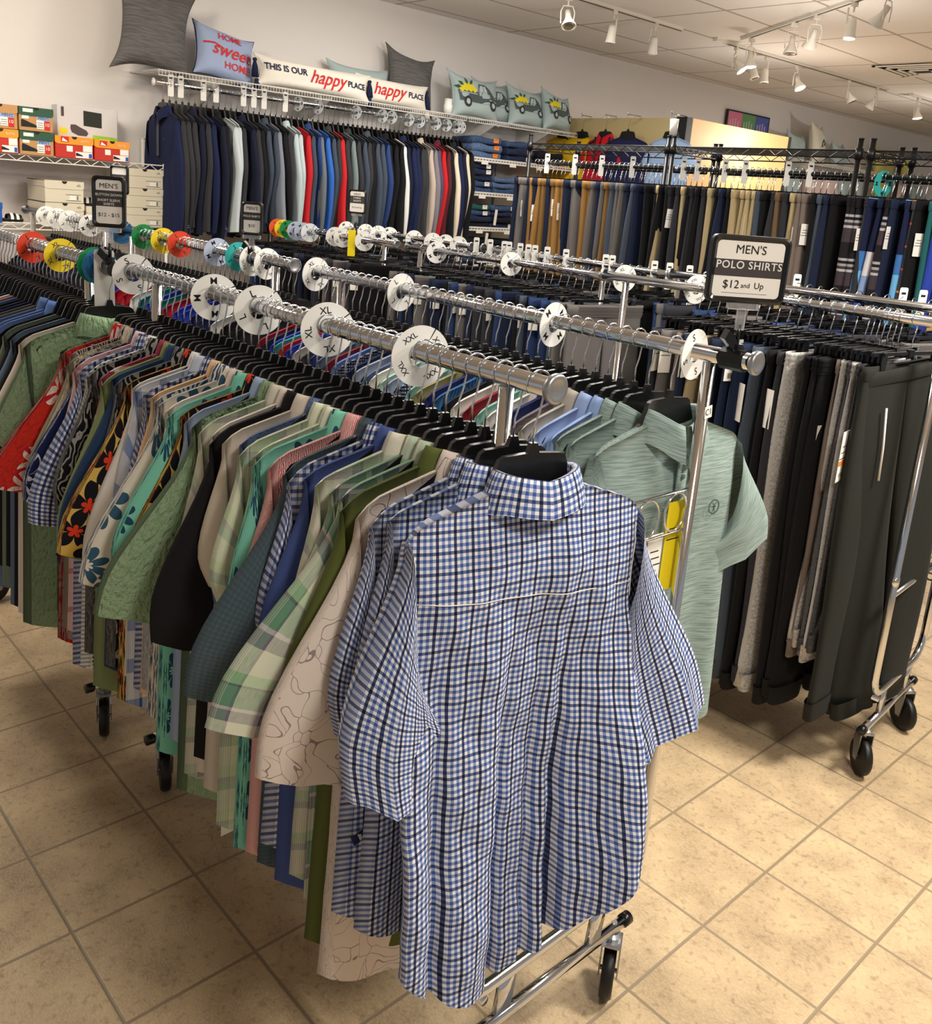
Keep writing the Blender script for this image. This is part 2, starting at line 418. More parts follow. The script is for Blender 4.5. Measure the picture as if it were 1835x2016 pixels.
rack('chrome double rail rack in the middle row beside the wall of jackets', (-2.62, .80, 0), 0, 1.15, .52, 1.425, lattice=False)

# ------------------------------------------------------------------ hangers
def hook_pts(rz=.105):
    p = [(-.017, 0, -.012)]
    p += [(.021*math.cos(a), 0, .0005+.021*math.sin(a)) for a in np.linspace(PI*1.02, -.35*PI, 14)]
    p += [(.006, 0, -.042), (.0, 0, -.06), (0, 0, -rz)]
    return p
def hanger_meshes():
    hk = MB().tube(hook_pts(), .0017, 6).me('hook', [CHROME], True)
    out = [(-.006, -.088), (.006, -.088), (.010, -.103), (.050, -.106), (.058, -.111), (.075, -.152), (.12, -.184), (.172, -.207), (.180, -.218), (.172, -.226), (.12, -.199), (.06, -.17), (.03, -.168)]
    out2 = out+[(-a, b) for a, b in out[::-1] if abs(a) > .007]
    b = MB(); n = len(out2)
    # contoured plate: thin at rim
    b.prism(out2, -.0045, .0045)
    bd = b.me('body', [BLKPL])
    ch = MB().tube(hook_pts(.095), .0017, 6).me('hook', [CHROME], True)
    c = MB().box(-.17, .17, -.004, .004, -.104, -.094).box(-.012, .012, -.006, .006, -.108, -.088)
    bar = c.me('body', [BLKPL])
    k = MB()
    k.prism([(-.011, -.0), (.011, -.0), (.013, -.025), (.009, -.05), (-.009, -.05), (-.013, -.025)], -.011, -.005)
    k.prism([(-.011, -.0), (.011, -.0), (.013, -.025), (.009, -.05), (-.009, -.05), (-.013, -.025)], .005, .011)
    k.box(-.006, .006, -.013, .013, -.006, .004)
    clip = k.me('clip', [BLKPL])
    return hk, bd, ch, bar, clip
HK, BD, CHK, BAR, CLIP = hanger_meshes()
def shirt_hanger(loc, rz, label, group):
    r = empty('clothes_hanger', loc, rz, label, 'hanger', group)
    obj('hook', HK, r); obj('hanger_body', BD, r); return r
def clip_hanger(loc, rz, label, group, tilt=0):
    r = empty('clip_hanger', loc, rz, label, 'hanger', group); r.rotation_euler = (tilt, 0, rz)
    obj('hook', CHK, r); obj('crossbar', BAR, r)
    for s in (-1, 1): obj('clip', CLIP, r, (s*.13, 0, -.098))
    return r

# ------------------------------------------------------------------ garments
def sstep(a, b, x): x = np.clip((x-a)/(b-a), 0, 1); return x*x*(3-2*x)
def shirt_geo(W=.23, L=.8, SL=.3, th=.012, A=.012, seed=0, nu=22, nv=22, hemflare=1.12, tail=.05, out=.05, sang=0, sw=.105, long=False, fold_k=None, neck=.072, sout=None, lean=0, wr=0, lobes=(), hraise=0):
    rng = np.random.RandomState(seed)
    ph = rng.rand(6)*6.28; kk = fold_k or (2.2+rng.rand()*.8, 4.1+rng.rand()*1.5, 7+rng.rand()*2)
    def fold(x, t):
        u = x/W
        g = A*(sstep(.08, .9, t)*(.9*np.sin(kk[0]*u+ph[0]+.8*t)+.45*np.sin(kk[1]*u+ph[1]-.7*t)+.2*np.sin(kk[2]*u+ph[2]+t)))
        return g+A*.25*np.sin(5*t+ph[3])*sstep(0, .3, t)
    def ztop(x):
        ax = np.abs(x)
        return np.where(ax < neck, -.150-.012*(1-(ax/neck)**2), -.150-.34*(ax-neck)-10*np.maximum(0, ax-.17)**2)
    s = np.linspace(-1, 1, nu); s = np.sign(s)*np.abs(s)**.9
    V = []; UV = []; F = []
    T = np.linspace(0, 1, nv)**1.0
    ring = [(u, 1) for u in s]+[(u, -1) for u in s[::-1][1:-1]]
    N = len(ring)
    dv = rng.randn(2)*.004
    for t in T:
        hw = W*(1-.04*sstep(0, .2, t)*(1-sstep(.2, .5, t)))*(1+(hemflare-1)*t)
        for u, sd in ring:
            x = u*hw
            zt = float(ztop(u*W)); zh = -.145-L+tail*abs(u)**2.5*(1 if not long else .3)
            z = zt+(zh-zt)*t
            d = th*(.35+.65*sstep(0, .18, t)+.25*t)*math.sqrt(max(0, 1-abs(u)**5))
            y = sd*d+float(fold(x, t))
            for u0, wd, P in lobes: y += P*sstep(.12, 1, t)*math.exp(-((u-u0)/wd)**2)
            z += hraise*t*max(0, u)
            if wr:
                y += wr*sstep(.03, .2, t)*(math.sin(31*x+17*z+ph[0])*math.sin(11*z-7*x+ph[1])+.6*math.sin(58*x-23*z+ph[2])*math.sin(19*z+13*x)+.5*math.sin(90*x+40*z)*math.sin(33*z))
            V.append((x, y-lean*t, z)); UV.append((x*1.06+(.5 if sd < 0 else 0), z+.02*t*u*u))
    for i in range(nv-1):
        for j in range(N):
            F.append((i*N+j, i*N+(j+1) % N, (i+1)*N+(j+1) % N, (i+1)*N+j))
    # close the top seam
    for j in range(nu-1):
        a, b = j, j+1; c = (N-j) % N; d = (N-j-1) % N
        if j == 0: F.append((0, 1, N-1))
        elif j == nu-2: F.append((j, nu-1, N-j))
        else: F.append((a, b, N-j-1, N-j))
    body = (V, F, UV)
    sl = []
    so = sout if sout is not None else (out, out)
    for sgn, o_ in ((-1, so[0]), (1, so[1])):
        V = []; UV = []; F = []; m = 16; nr = 12 if not long else 22
        top = np.array([sgn*W*.985, float(ztop(W*.985))+.0]); bot = np.array([sgn*W*.93, float(ztop(W))-.19])
        a = PI*(.5-.0)-0
        for i in range(nr):
            r = i/(nr-1)
            outx = o_*(1-(1-r)**2)
            bend = .0
            if long: bend = .03*math.sin(r*3+seed)
            c0 = (top+bot)/2
            cx = sgn*(W*.955+outx)-sgn*(0.02+.035*r)*1; cz = top[1]-.0-SL*r
            cz0 = c0[1]
            # centre path, from the armhole to the cuff
            C = np.array([c0[0]*(1-r)+(cx+sgn*bend)*r, cz0*(1-r)+(top[1]-SL)*r])
            wv0 = (top-bot)/2*1.0; hwid = sw*(1-.12*r) if not long else sw*(1-.45*r)
            wv1 = np.array([sgn*hwid*.86, hwid*.28 if not long else .1*hwid])
            q = min(1, r*(1.25 if not long else 3.2)); q = q*q*(3-2*q)
            wv = wv0*(1-q)+wv1*q
            dd = th*(1.0+.35*math.sin(PI*min(1, r*1.2)))+.002
            for j in range(m):
                th_ = 2*PI*j/m; cu = math.cos(th_); su = math.sin(th_)
                e = abs(su)**.7*(1 if su > 0 else -1)
                p = C+wv*cu
                y = dd*e+float(fold(np.clip(p[0], -W*1.1, W*1.1), min(1, (-.17-p[1])/L)))+A*.35*math.sin(6*cu+ph[4])*r-.2*A*r
                V.append((p[0], y-lean*r*.35, p[1])); UV.append(((cu*.1+(.5 if su < 0 else 0)), -r*SL))
        for i in range(nr-1):
            for j in range(m): F.append((i*m+j, i*m+(j+1) % m, (i+1)*m+(j+1) % m, (i+1)*m+j))
        sl.append((V, F, UV))
    return body, sl, fold
def collar_geo(r=.07, h=.026, d=.03, side=1, drop=.026, base=-.150, open_=.12, pt=.02, fold=.02):
    """folded collar; its opening faces local y = side"""
    V = []; UV = []; F = []; n = 28
    prof = [(-.002, -.012), (-.004, h), (.006, h+.003), (.013, h*.6), (.021, -drop*.25), (.026, -drop)]
    k = len(prof)
    for i in range(n+1):
        a = -PI/2+open_+(2*PI-2*open_)*i/n   # opening at -y before flip
        fr = abs(math.cos((a+PI/2)/2))**12      # near the opening
        for o, z in prof:
            oo = o; zz = z
            if z < 0 and o > .01: zz = z-pt*fr; oo = o+.006*fr
            x = (r+oo)*math.cos(a); y = (d+oo*.7)*math.sin(a)
            y *= -side
            slope = -.34*max(0, abs(x)-.072)
            V.append((x, y, base+zz+slope-.02*fr-(.012*(1-abs(math.cos(a)))))); UV.append((a*r, zz*1.0+.2*o))
    for i in range(n):
        for j in range(k-1): F.append((i*k+j, i*k+j+1, (i+1)*k+j+1, (i+1)*k+j))
    return V, F, UV
_geo = {}
def garment(name, loc, rz, mat, label, cat='shirt', group=None, collar=True, collar_mat=None, side=1, key=None, cw=None, parts=None, sleeve_mat=None, **kw):
    k = key or (name, tuple(sorted((a, str(b)) for a, b in kw.items())))
    if k not in _geo: _geo[k] = shirt_geo(**kw)
    body, sl, fold = _geo[k]
    r = empty(name, loc, rz, label, cat, group)
    obj('torso', mesh('torso', body[0], body[1], mat, body[2]), r)
    for s in sl: obj('sleeve', mesh('sleeve', s[0], s[1], sleeve_mat or mat, s[2]), r)
    if collar:
        th = kw.get('th', .012)
        c = collar_geo(side=side, d=max(.012, min(.03, th*1.7)) if cw is None else cw, r=.066)
        obj('collar', mesh('collar', c[0], c[1], collar_mat or mat, c[2]), r)
    return r, fold
def pants_geo(W=.2, L=1.1, th=.014, A=.008, seed=0, nv=16, hem=.095, gap=.02, crotch=.25, spread=.0):
    rng = np.random.RandomState(seed); ph = rng.rand(6)*6.28; V = []; F = []; UV = []
    m = 18
    for s in (-1, 1):
        base = len(V)
        for i in range(nv):
            t = i/(nv-1); cr = crotch/L
            q = sstep(0, cr, t)
            q2 = sstep(cr*.9, 1, t)
            cx = s*(W/2*(1-q2)+(hem+gap/2+spread)*q2*1.0+.004*q*(1-q2)); hw = (W/2+.004)*(1-q2)+hem*q2
            hw *= 1-.04*math.sin(PI*t)
            for j in range(m):
                a = 2*PI*j/m; cu = math.cos(a); su = math.sin(a); e = math.copysign(abs(su)**.6, su)
                x = cx+hw*cu
                y = (th*(.6+.5*q))*e+A*sstep(.05, 1, t)*(math.sin(9*x+ph[0]+2*t)+.5*math.sin(19*x+ph[1]-3*t))+A*.5*math.sin(8*t+ph[2]+s)*e*t
                V.append((x+A*.6*math.sin(5*t+ph[3]), y, -L*t)); UV.append((x+(.5 if su < 0 else 0), -L*t))
        for i in range(nv-1):
            for j in range(m):
                F.append((base+i*m+j, base+i*m+(j+1) % m, base+(i+1)*m+(j+1) % m, base+(i+1)*m+j))
        F.append(tuple(base+(nv-1)*m+j for j in range(m)))
    return V, F, UV
_pg = {}
def pants(loc, rz, mat, label, group=None, band=None, seed=0, name='trousers', cat='trousers', drop=-.11, tilt=0, puffy=False, cuffs=False, **kw):
    k = (seed, tuple(sorted(kw.items())))
    if k not in _pg: _pg[k] = pants_geo(seed=seed, **kw)
    g = _pg[k]
    mk = (k, mat.name)
    if mk not in _pg: _pg[mk] = mesh('legs', g[0], g[1], mat, g[2])
    r = empty(name, loc, rz, label, cat, group); r.rotation_euler = (tilt, 0, rz)
    obj('legs', _pg[mk], r, (0, 0, drop))
    W = kw.get('W', .2); th = kw.get('th', .014)
    bk = ('band', W, th, (band or mat).name, puffy)
    if bk not in _pg:
        V = []; F = []; UV = []; m = 40; hs = [.002, .003, -.018, -.036, -.04] if not puffy else [0, .004, -.008, -.010, -.02, -.022, -.033, -.036, -.046]
        rs = [-.001, .002, .0035, .0025, .0] if not puffy else [0, .003, .003, .001, .0045, .001, .0045, .001, .0]
        for z, rr in zip(hs, rs):
            for j in range(m):
                a = 2*PI*j/m; su = math.sin(a); e = math.copysign(abs(su)**.5, su)
                V.append(((W+.004+rr)*math.cos(a), (th*.75+rr+.002)*e, z)); UV.append((math.cos(a)*W, z))
        for i in range(len(hs)-1):
            for j in range(m): F.append((i*m+j, i*m+(j+1) % m, (i+1)*m+(j+1) % m, (i+1)*m+j))
        _pg[bk] = mesh('waistband', V, F, band or mat, UV)
    obj('waistband', _pg[bk], r, (0, 0, drop+.002))
    if cuffs:
        L = kw.get('L', 1.1); hem = kw.get('hem', .095); sp = kw.get('spread', 0)
        for s in (-1, 1):
            c = MB(); n = 20
            pts = []
            for z, sc in ((.06, 1.0), (.058, .97), (.0, .9), (-.004, .86)):
                for j in range(n):
                    a = 2*PI*j/n; su = math.sin(a); pts.append((s*(hem+.01+sp)+hem*sc*math.cos(a), math.copysign(abs(su)**.6, su)*(th*1.2), -L+z-.01))
            f = [(i*n+j, i*n+(j+1) % n, (i+1)*n+(j+1) % n, (i+1)*n+j) for i in range(3) for j in range(n)]
            obj('cuff', mesh('cuff', pts, f, band or mat, [(p[0], p[2]) for p in pts]), r, (0, 0, drop))
    return r
def price_tag(par, loc, rz=0, w_=.05, h=.085, mats=None, lines=4, rx=0, ry=0, name='price_tag', text=None, band=None, label=None):
    m = MB(); m.prism([(-w_/2, -h), (w_/2, -h), (w_/2, 0), (-w_/2, 0)], -.0006, .0006)
    M0 = frame((0, -.0012, -h/2), (1, 0, 0), (0, 0, 1))
    if lines:
        for i in range(lines):
            z = -h*(.3+.12*i); ww = w_*(.28+.1*((i*7) % 3)); m.box(-ww, ww, -.0011, -.0008, z-.0012, z+.0012, 1)
    if band: m.box(-w_/2, w_/2, -.0012, -.0008, -h*.68, -h*.58, 2)
    if text: text_on(m, text[0], M0 @ Matrix.Translation((0, text[2], .0006)), text[1], 1)
    o = obj(name, m.me(name, mats or [PAPER, INK, ORANGE]), par, loc); o.rotation_euler = (rx, ry, rz)
    if label: o['label'] = label
    return o
# ------------------------------------------------------------------ size rings and sign holders
_dm = {}
DC = {'white': (236, 234, 228), 'red': (214, 62, 30), 'yellow': (238, 208, 40), 'green': (20, 132, 66), 'blue': (22, 92, 140), 'teal': (52, 176, 170), 'grey': (176, 184, 205), 'orange': (226, 92, 40), 'clear': (222, 226, 228)}
def size_ring(loc, txt, col, label, r=.048, rot=0, rz=0, tilt=0, n4=4, group=None):
    if ('m', col) not in _dm: _dm[('m', col)] = plain('ring_plastic', DC[col], .4)
    k = (txt, col)
    if k not in _dm:
        m = MB(); n = 44; gap = .06
        ro, ri = 1.0, .36; V = []; F = []
        for i in range(n+1):
            a = PI*.17+gap/2+(2*PI-gap)*i/n
            for rr, xx in ((ri, -.02), (ri, .02), (ro, .02), (ro, -.02)): V.append((xx, rr*math.cos(a), rr*math.sin(a)))
        for i in range(n):
            for j in range(4): F.append((i*4+j, i*4+(j+1) % 4, i*4+4+(j+1) % 4, i*4+4+j))
        F += [(0, 1, 2, 3), tuple(n*4+q for q in (3, 2, 1, 0))]
        m.add(V, F)
        disc = m.me('ring', [_dm[('m', col)]])
        l = MB(); sz = .42 if len(txt) == 1 else (.36 if len(txt) == 2 else .27)
        for q in range(4):
            a = PI/2+q*PI/2+.05; c = (.024, .7*math.cos(a), .7*math.sin(a))
            ey = (0, math.cos(a), math.sin(a)); ex = (0, math.sin(a), -math.cos(a)) 
            ex = (0, math.sin(a)*1, -math.cos(a)*1)
            # seen from +x: +y is to the right, z is up
            text_on(l, txt, frame(c, ex, ey), sz, 0, fat=.012)
        _dm[k] = (disc, l.me('size_letters', [INK]))
    e = empty('size_ring', loc, rz, label, 'size marker', group); e.rotation_euler = (rot, tilt, rz)
    for nm, me in zip(('ring', 'size_letters'), _dm[k]):
        o = obj(nm, me, e); o.scale = (.045, r, r)
    return e
def rr_out(w_, h, c, n=4):
    o = []
    for cx, cy, a0 in ((w_/2-c, h/2-c, 0), (-w_/2+c, h/2-c, PI/2), (-w_/2+c, -h/2+c, PI), (w_/2-c, -h/2+c, 1.5*PI)):
        o += [(cx+c*math.cos(a0+i*PI/2/n), cy+c*math.sin(a0+i*PI/2/n)) for i in range(n+1)]
    return o
CLEAR = NT('clear_acrylic'); CLEAR.b.inputs['Transmission Weight'].default_value = .85; CLEAR = CLEAR.fin((.9, .9, .9, 1), .08)
def sign(loc, rz, w_, h, label, rows, stem=.09, tilt=0, band=(.52, .30), group=None, clamp=True, rules=()):
    e = empty('sign_holder', loc, rz, label, 'sign', group)
    def put(nm, mb, mats, par=e, smooth=False):
        o = obj(nm, mb.me(nm, mats, smooth), par); return o
    zc = stem+h/2+.02
    M = Matrix.Translation((0, 0, zc)) @ Matrix.Rotation(tilt, 4, 'Y')
    def tr(mb): mb.v = [tuple(M @ Vector(p)) for p in mb.v]; return mb
    bw = .05*max(w_, h)+.003
    m = MB(); o_ = rr_out(w_, h, .012); i_ = rr_out(w_-2*bw, h-2*bw, .008); n = len(o_)
    V = [(a, -.006, b) for a, b in o_]+[(a, -.009, b) for a, b in rr_out(w_-bw*.8, h-bw*.8, .011)]+[(a, -.003, b) for a, b in i_]+[(a, .006, b) for a, b in o_]
    F = [(k*n+i, k*n+(i+1) % n, (k+1)*n+(i+1) % n, (k+1)*n+i) for k in (0, 1) for i in range(n)]+[(i, 3*n+i, 3*n+(i+1) % n, (i+1) % n) for i in range(n)]+[tuple(range(3*n, 4*n))]
    m.add(V, F); put('sign_frame', tr(m), [BLKPL])
    m = MB(); m.prism(i_, -.0035, .004); iw, ih = w_-2*bw, h-2*bw
    if band: m.box(-iw/2, iw/2, -.0039, -.0036, (band[0]-band[1]/2-.5)*ih*1, (band[0]+band[1]/2-.5)*ih, 1)
    for y in rules: m.box(-iw*.36, iw*.32, -.0039, -.0036, (y-.5)*ih-.0003, (y-.5)*ih+.0003, 1)
    for row in rows:
        t, s, y, c, sp = row[:5]; dx = row[5] if len(row) > 5 else 0
        text_on(m, t, frame((dx, -.0044, (y-.5)*ih), (1, 0, 0), (0, 0, 1)), s, {'k': 2, 'w': 3}[c], spacing=sp, fat=.0 if c == 'k' else .012)
    put('sign_card', tr(m), [PAPER, GREYBAND, INK, WHITE])
    m = MB().box(-.028, .028, -.008, .008, stem+.008, stem+.02).box(-.008, .008, -.004, .004, stem-.03, stem+.01); put('clear_bracket', m, [CLEAR])
    m = MB().tube([(0, 0, .0), (0, 0, stem-.02)], .0045, 8); put('stem', m, [BLKPL], smooth=True)
    if clamp:
        m = MB().box(-.009, .009, -.012, .012, -.03, .004).prism([(-.03, .012), (-.022, .03), (-.006, .012), (-.0, -.006), (-.012, -.006)], -.012, .012); m.tube([(-.024*math.cos(rz), .024*math.sin(rz), -.026), (.024*math.cos(rz), -.024*math.sin(rz), -.026)], .0215 if w_ > .12 else .0185, 14); put('clamp', m, [BLKPL])
    return e
def size_tab(loc, rz, label, group, txt=None, tilt=0):
    k = 'tab'
    if k not in _dm:
        m = MB(); m.prism(rr_out(.032, .12, .006, 2), -.0008, .0008); m.v = [(x, y, z-.018) for x, y, z in m.v]
        m.box(-.009, .009, -.0012, -.0009, .018, .026, 1)
        _dm[k] = m.me('size_tab', [WHITE, INK])
    o = obj('size_tab', _dm[k], None, loc); o.rotation_euler = (0, tilt, rz); return tag(o, label, 'size marker', group)

RA1 = lambda x: (x, -1.435, 1.45); RA2 = lambda x: (x, -.885, 1.45)
RB1 = lambda x: (x, -1.47, 1.455); RB2 = lambda x: (x, -.89, 1.455)
for x, t_, c, lb, rt_ in [(-1.10, 'S', 'white', 'large white S size ring at the far end of the foreground rail', .4), (-.661, 'M', 'white', 'large white M size ring on the foreground rail', .0),
                     (-.465, 'L', 'white', 'large white L size ring on the foreground rail', .35), (-.212, 'XL', 'white', 'large white XL size ring on the foreground rail', .1), (.064, 'XXL', 'white', 'white XXL size ring nearest the front on the foreground rail', .55)]:
    p = RA1(x); size_ring((p[0], p[1], p[2]-.008), t_, c, lb, r=.052, rot=rt_, rz=-.3)
for x, t_, c, lb, rt_ in [(-1.466, 'XXXL', 'white', 'white XXXL size ring on the second rail', .3), (-1.373, 'XXL', 'white', 'white XXL size ring just before the XL one on the second rail', .5), (-1.092, 'XL', 'white', 'white XL size ring on the second rail', .5),
                     (-.683, 'L', 'white', 'white L size ring in the middle of the second rail', .6), (-.135, 'M', 'white', 'white M size ring on the second rail near the polo shirts', .7), (.235, 'S', 'white', 'white S size ring beside the chrome post of the polo rail', .3)]:
    p = RA2(x); size_ring((p[0], p[1], p[2]-.008), t_, c, lb, r=.05, rot=rt_, rz=.08)
for x, t_, c, lb in [(-1.764, 'L', 'red', 'red L size ring at the left on the rail of blue shirts'), (-1.523, 'XL', 'yellow', 'yellow XL size ring on the rail of blue shirts'), (-1.267, 'XXL', 'green', 'green XXL size ring behind the white divider card'), (-1.231, 'XXXL', 'blue', 'blue XXXL size ring behind the white divider card')]:
    p = RB1(x); size_ring((p[0], p[1], p[2]-.008), t_, c, lb, rot=.4, rz=.05)
for x, t_, c, lb in [(-3.40, 'XXL', 'white', 'white XXL size ring farthest left, over the shoe boxes'), (-3.25, 'XL', 'white', 'white XL size ring, second from the far end by the shoe boxes'), (-3.10, 'L', 'white', 'white L size ring below the cream shoe boxes'), (-2.851, 'M', 'white', 'white M size ring left of the tall folded sign'),
                     (-2.512, 'XXXL', 'blue', 'blue size ring beside the green one'), (-2.30, 'XXL', 'green', 'green XXL size ring on the far left rail'), (-2.122, 'XL', 'yellow', 'yellow XL size ring beside the orange-red L one'), (-1.981, 'L', 'red', 'orange-red L size ring on the far left rail'), (-1.697, 'M', 'grey', 'grey-blue M size ring right of the orange-red one'), (-1.548, 'S', 'teal', 'teal S size ring behind the white XXXL ring')]:
    p = RB2(x); size_ring((p[0], p[1], p[2]-.008), t_, c, lb, rot=.4, rz=-.1)
WHITE_CARD = obj('divider_card', MB().prism(rr_out(.05, .17, .008), -.001, .001, axis='y').me('divider_card', [WHITE]), None, (-1.19, -1.475, 1.41)); WHITE_CARD.rotation_euler = (0, 0, 1.2)
tag(WHITE_CARD, 'tall blank white divider card beside the large S ring', 'divider')
sign((.322, -.885, 1.475), PI/2-.62, .15, .122, 'large black framed POLO SHIRTS sign clamped on the polo rail, priced $12 and Up', [("MEN'S", .022, .85, 'k', 1), ('POLO SHIRTS', .0195, .57, 'w', 1.1), ('$12', .021, .22, 'k', 1, -.03), ('and', .0125, .21, 'k', 1, -.002), ('Up', .016, .215, 'k', 1, .024)], stem=.06, rules=(.38, .07))

sign((-1.163, -1.47, 1.475), .95, .082, .128, 'tall black framed BUTTON DOWN sign, $12 - $15, by the white divider card', [("MEN'S", .017, .86, 'k', 1), ('BUTTON DOWN', .0085, .66, 'w', 1), ('SHORT SLEEVE', .0085, .535, 'w', 1), ('SHIRTS', .0085, .45, 'w', 1), ('$12 - $15', .0135, .2, 'k', 1)], stem=.06, band=(.58, .36))
sign((-1.465, -.89, 1.475), .75, .07, .105, "small black framed POLO SHIRTS sign priced $10, in front of the jackets", [("MEN'S", .014, .86, 'k', 1), ('POLO SHIRTS', .0092, .58, 'w', 1), ('$10', .014, .24, 'k', 1)], stem=.03, band=(.58, .28))
sign((-2.53, -.89, 1.475), .75, .075, .115, "black framed sign half hidden behind the tall button down sign", [('SHIRTS', .0125, .58, 'w', 1)], stem=.10, band=(.58, .28))
sign((-2.881, .54, 1.445), .55, .10, .125, "small black framed sign above the yellow card in front of the jackets", [("MEN'S", .015, .86, 'k', 1), ('HYBRID', .012, .68, 'w', 1), ('SHORTS', .012, .54, 'w', 1), ('$10 and Up', .012, .22, 'k', 1)], stem=.09, band=(.6, .36))
for p, t_, c, lb in [(-3.075, 'XL', 'white', 'left one of two overlapping white rings by the yellow card'), (-3.0, 'XL', 'white', 'right one of two overlapping white rings by the yellow card'), (-2.80, 'L', 'white', 'white ring just right of the yellow card'), (-2.202, 'M', 'white', 'white ring on the middle rail where the trouser hangers begin'), (-1.685, 'S', 'white', 'white ring in the centre of the middle trouser rail'),
  (-3.685, 'L', 'orange', 'small orange ring in front of the jackets'), (-3.621, 'XL', 'yellow', 'small yellow ring in front of the jackets'), (-3.564, 'M', 'green', 'small green ring in front of the jackets'), (-3.479, 'M', 'grey', 'pale grey ring right of the small green one'), (-3.403, 'M', 'grey', 'pale M ring, second right of the small green one'), (-3.33, 'S', 'clear', 'white ring, third right of the small green one')]:
    size_ring((p, .54, 1.416), t_, c, lb, r=.053, rot=.5, rz=-.35)
for p, t_, lb in [(-.885, 'XL', 'white ring near the left end of the right trouser rail'), (-.572, 'XXL', 'white XXL ring left of the polo shirts sign')]:
    size_ring((p, .33, 1.448), t_, 'white', lb, r=.05, rot=.4, rz=-.35)
for k, p in enumerate((-3.865, -3.709, -3.499, -3.367, -3.254, -3.018, -2.846, -2.734, -2.621)):
    size_ring((p, 1.06, 1.416), 'LMXLMSLMX'[k], 'white', 'white size ring on the rail before the jackets, %s from the left' % ordw(k+1), r=.055, rot=.5*k, rz=-.3)
for k, p in enumerate((-2.477, -2.368, -2.258, -2.224, -2.141, -2.082, -2.035, -1.949, -1.822, -1.569, -1.529, -1.284, -1.201, -1.095)):
    size_tab((p, 1.06, 1.435), PI/2-.5, 'white size tab on the middle trouser rail, %s from the left' % ordw(k+1), None)
for k, p in enumerate((-.469, -.076, -.011)):
    size_tab((p, .83, 1.47), PI/2-.5, 'white size tab right of the large polo shirts sign, %s from the left' % ordw(k+1), None)
yc = obj('yellow_card', MB().prism(rr_out(.042, .14, .004), -.001, .001).me('yellow_card', [YEL]), None, (-2.86, .50, 1.40)); yc.rotation_euler = (0, 0, .6); tag(yc, 'bright yellow card hanging from the middle rail below a small sign', 'card')
# ------------------------------------------------------------------ fabrics of the shop's garments
GING = gingham((226, 224, 226), (58, 84, 150), (20, 24, 50))
GING2 = gingham((226, 224, 224), (62, 84, 148), (26, 34, 84), per=.013, dn=2)
CREAM = solid((222, 208, 192)); CREAM2 = solid((214, 198, 168), 'seer'); WHT = solid((228, 224, 216)); OATM = solid((206, 192, 176))
EMB = embroid((220, 206, 194), (150, 132, 130))
OLIVE = solid((82, 90, 44)); SAGE = solid((136, 160, 126), 'seer', .1); SAGEO = solid((124, 136, 92)); BLK = solid((26, 25, 27), slub=.05); ROYAL = solid((66, 82, 138))
SLATE = gingham((78, 92, 98), (66, 80, 88), (60, 74, 82), per=.0085, dn=99)
GP = ((22, (122, 158, 132)), (5, (194, 202, 174)), (14, (112, 108, 120)), (3, (216, 200, 204)), (16, (214, 216, 190)), (2, (84, 84, 96)), (10, (92, 132, 106)))
GPLAID = plaid(GP, ((18, (216, 216, 194)), (10, (124, 118, 130)), (3, (212, 192, 202)), (18, (98, 140, 114)), (2, (80, 84, 92)), (9, (160, 196, 150))), .15, .13)
GPALE = plaid(((20, (182, 198, 168)), (8, (146, 178, 150)), (6, (160, 156, 160)), (14, (222, 226, 196)), (2, (120, 120, 130))), ((20, (216, 218, 194)), (8, (148, 178, 150)), (5, (156, 150, 160)), (12, (196, 212, 170))), .1, .09)
GGREY = plaid(((18, (206, 204, 184)), (8, (150, 150, 154)), (3, (110, 110, 124)), (14, (178, 196, 158))), ((20, (214, 206, 190)), (5, (146, 140, 152)), (9, (168, 190, 156))), .08, .08)
HOUND = waves((206, 60, 70), (236, 222, 214), 90, 6); MINT = solid((124, 196, 170)); MINTF = floral((126, 200, 176), (36, 74, 100), (126, 200, 176), 9, 9, R=.36)
CHAM = heather((70, 88, 130), (112, 130, 166), 200, 300); YELH = floral((214, 178, 88), (22, 22, 30), (216, 62, 36), 11, 5, R=.62, fat=.7)
TEALF = floral((222, 212, 196), (54, 88, 112), (222, 212, 196), 9, 8, R=.46); NAVT = waves((226, 222, 210), (52, 70, 110), 22, 14)
PEACH = solid((232, 186, 140)); BPLAID = plaid(((14, (228, 228, 226)), (5, (62, 92, 160)), (10, (160, 180, 214)), (2, (40, 60, 120))), ((12, (232, 230, 226)), (6, (84, 112, 176))), .1, .1)
PALM = waves((20, 20, 24), (150, 148, 144), 16, 18, .72); DENIM = solid((38, 62, 96)); MPLAID = plaid(((12, (150, 52, 74)), (3, (236, 214, 210)), (10, (176, 78, 96))), ((14, (160, 64, 84)), (2, (240, 226, 220))), .09, .09)
WDOT = dots((232, 230, 226), (28, 30, 52)); PINKP = plaid(((14, (226, 170, 170)), (2, (170, 50, 70)), (10, (236, 206, 200))), ((12, (230, 190, 186)), (2, (176, 60, 80))), .1, .1)
NAVF = floral((26, 36, 80), (26, 36, 80), (210, 214, 222), 7, 5, (214, 218, 226), R=.5); ZIG = waves((40, 22, 34), (206, 192, 184), 46, 12); REDH = floral((206, 48, 38), (232, 208, 196), (206, 48, 38), 8.5, 5, (196, 30, 50), R=.52, seer=True)
LBLUE = solid((150, 166, 192)); BLUEP = solid((98, 126, 190)); DBLUE = solid((86, 112, 160)); CHARC = solid((62, 62, 66)); GREY = solid((112, 112, 114)); NAVY = solid((28, 36, 70)); GREYG = solid((112, 124, 110)); WCARD = PAPER
YAW1 = 1.36
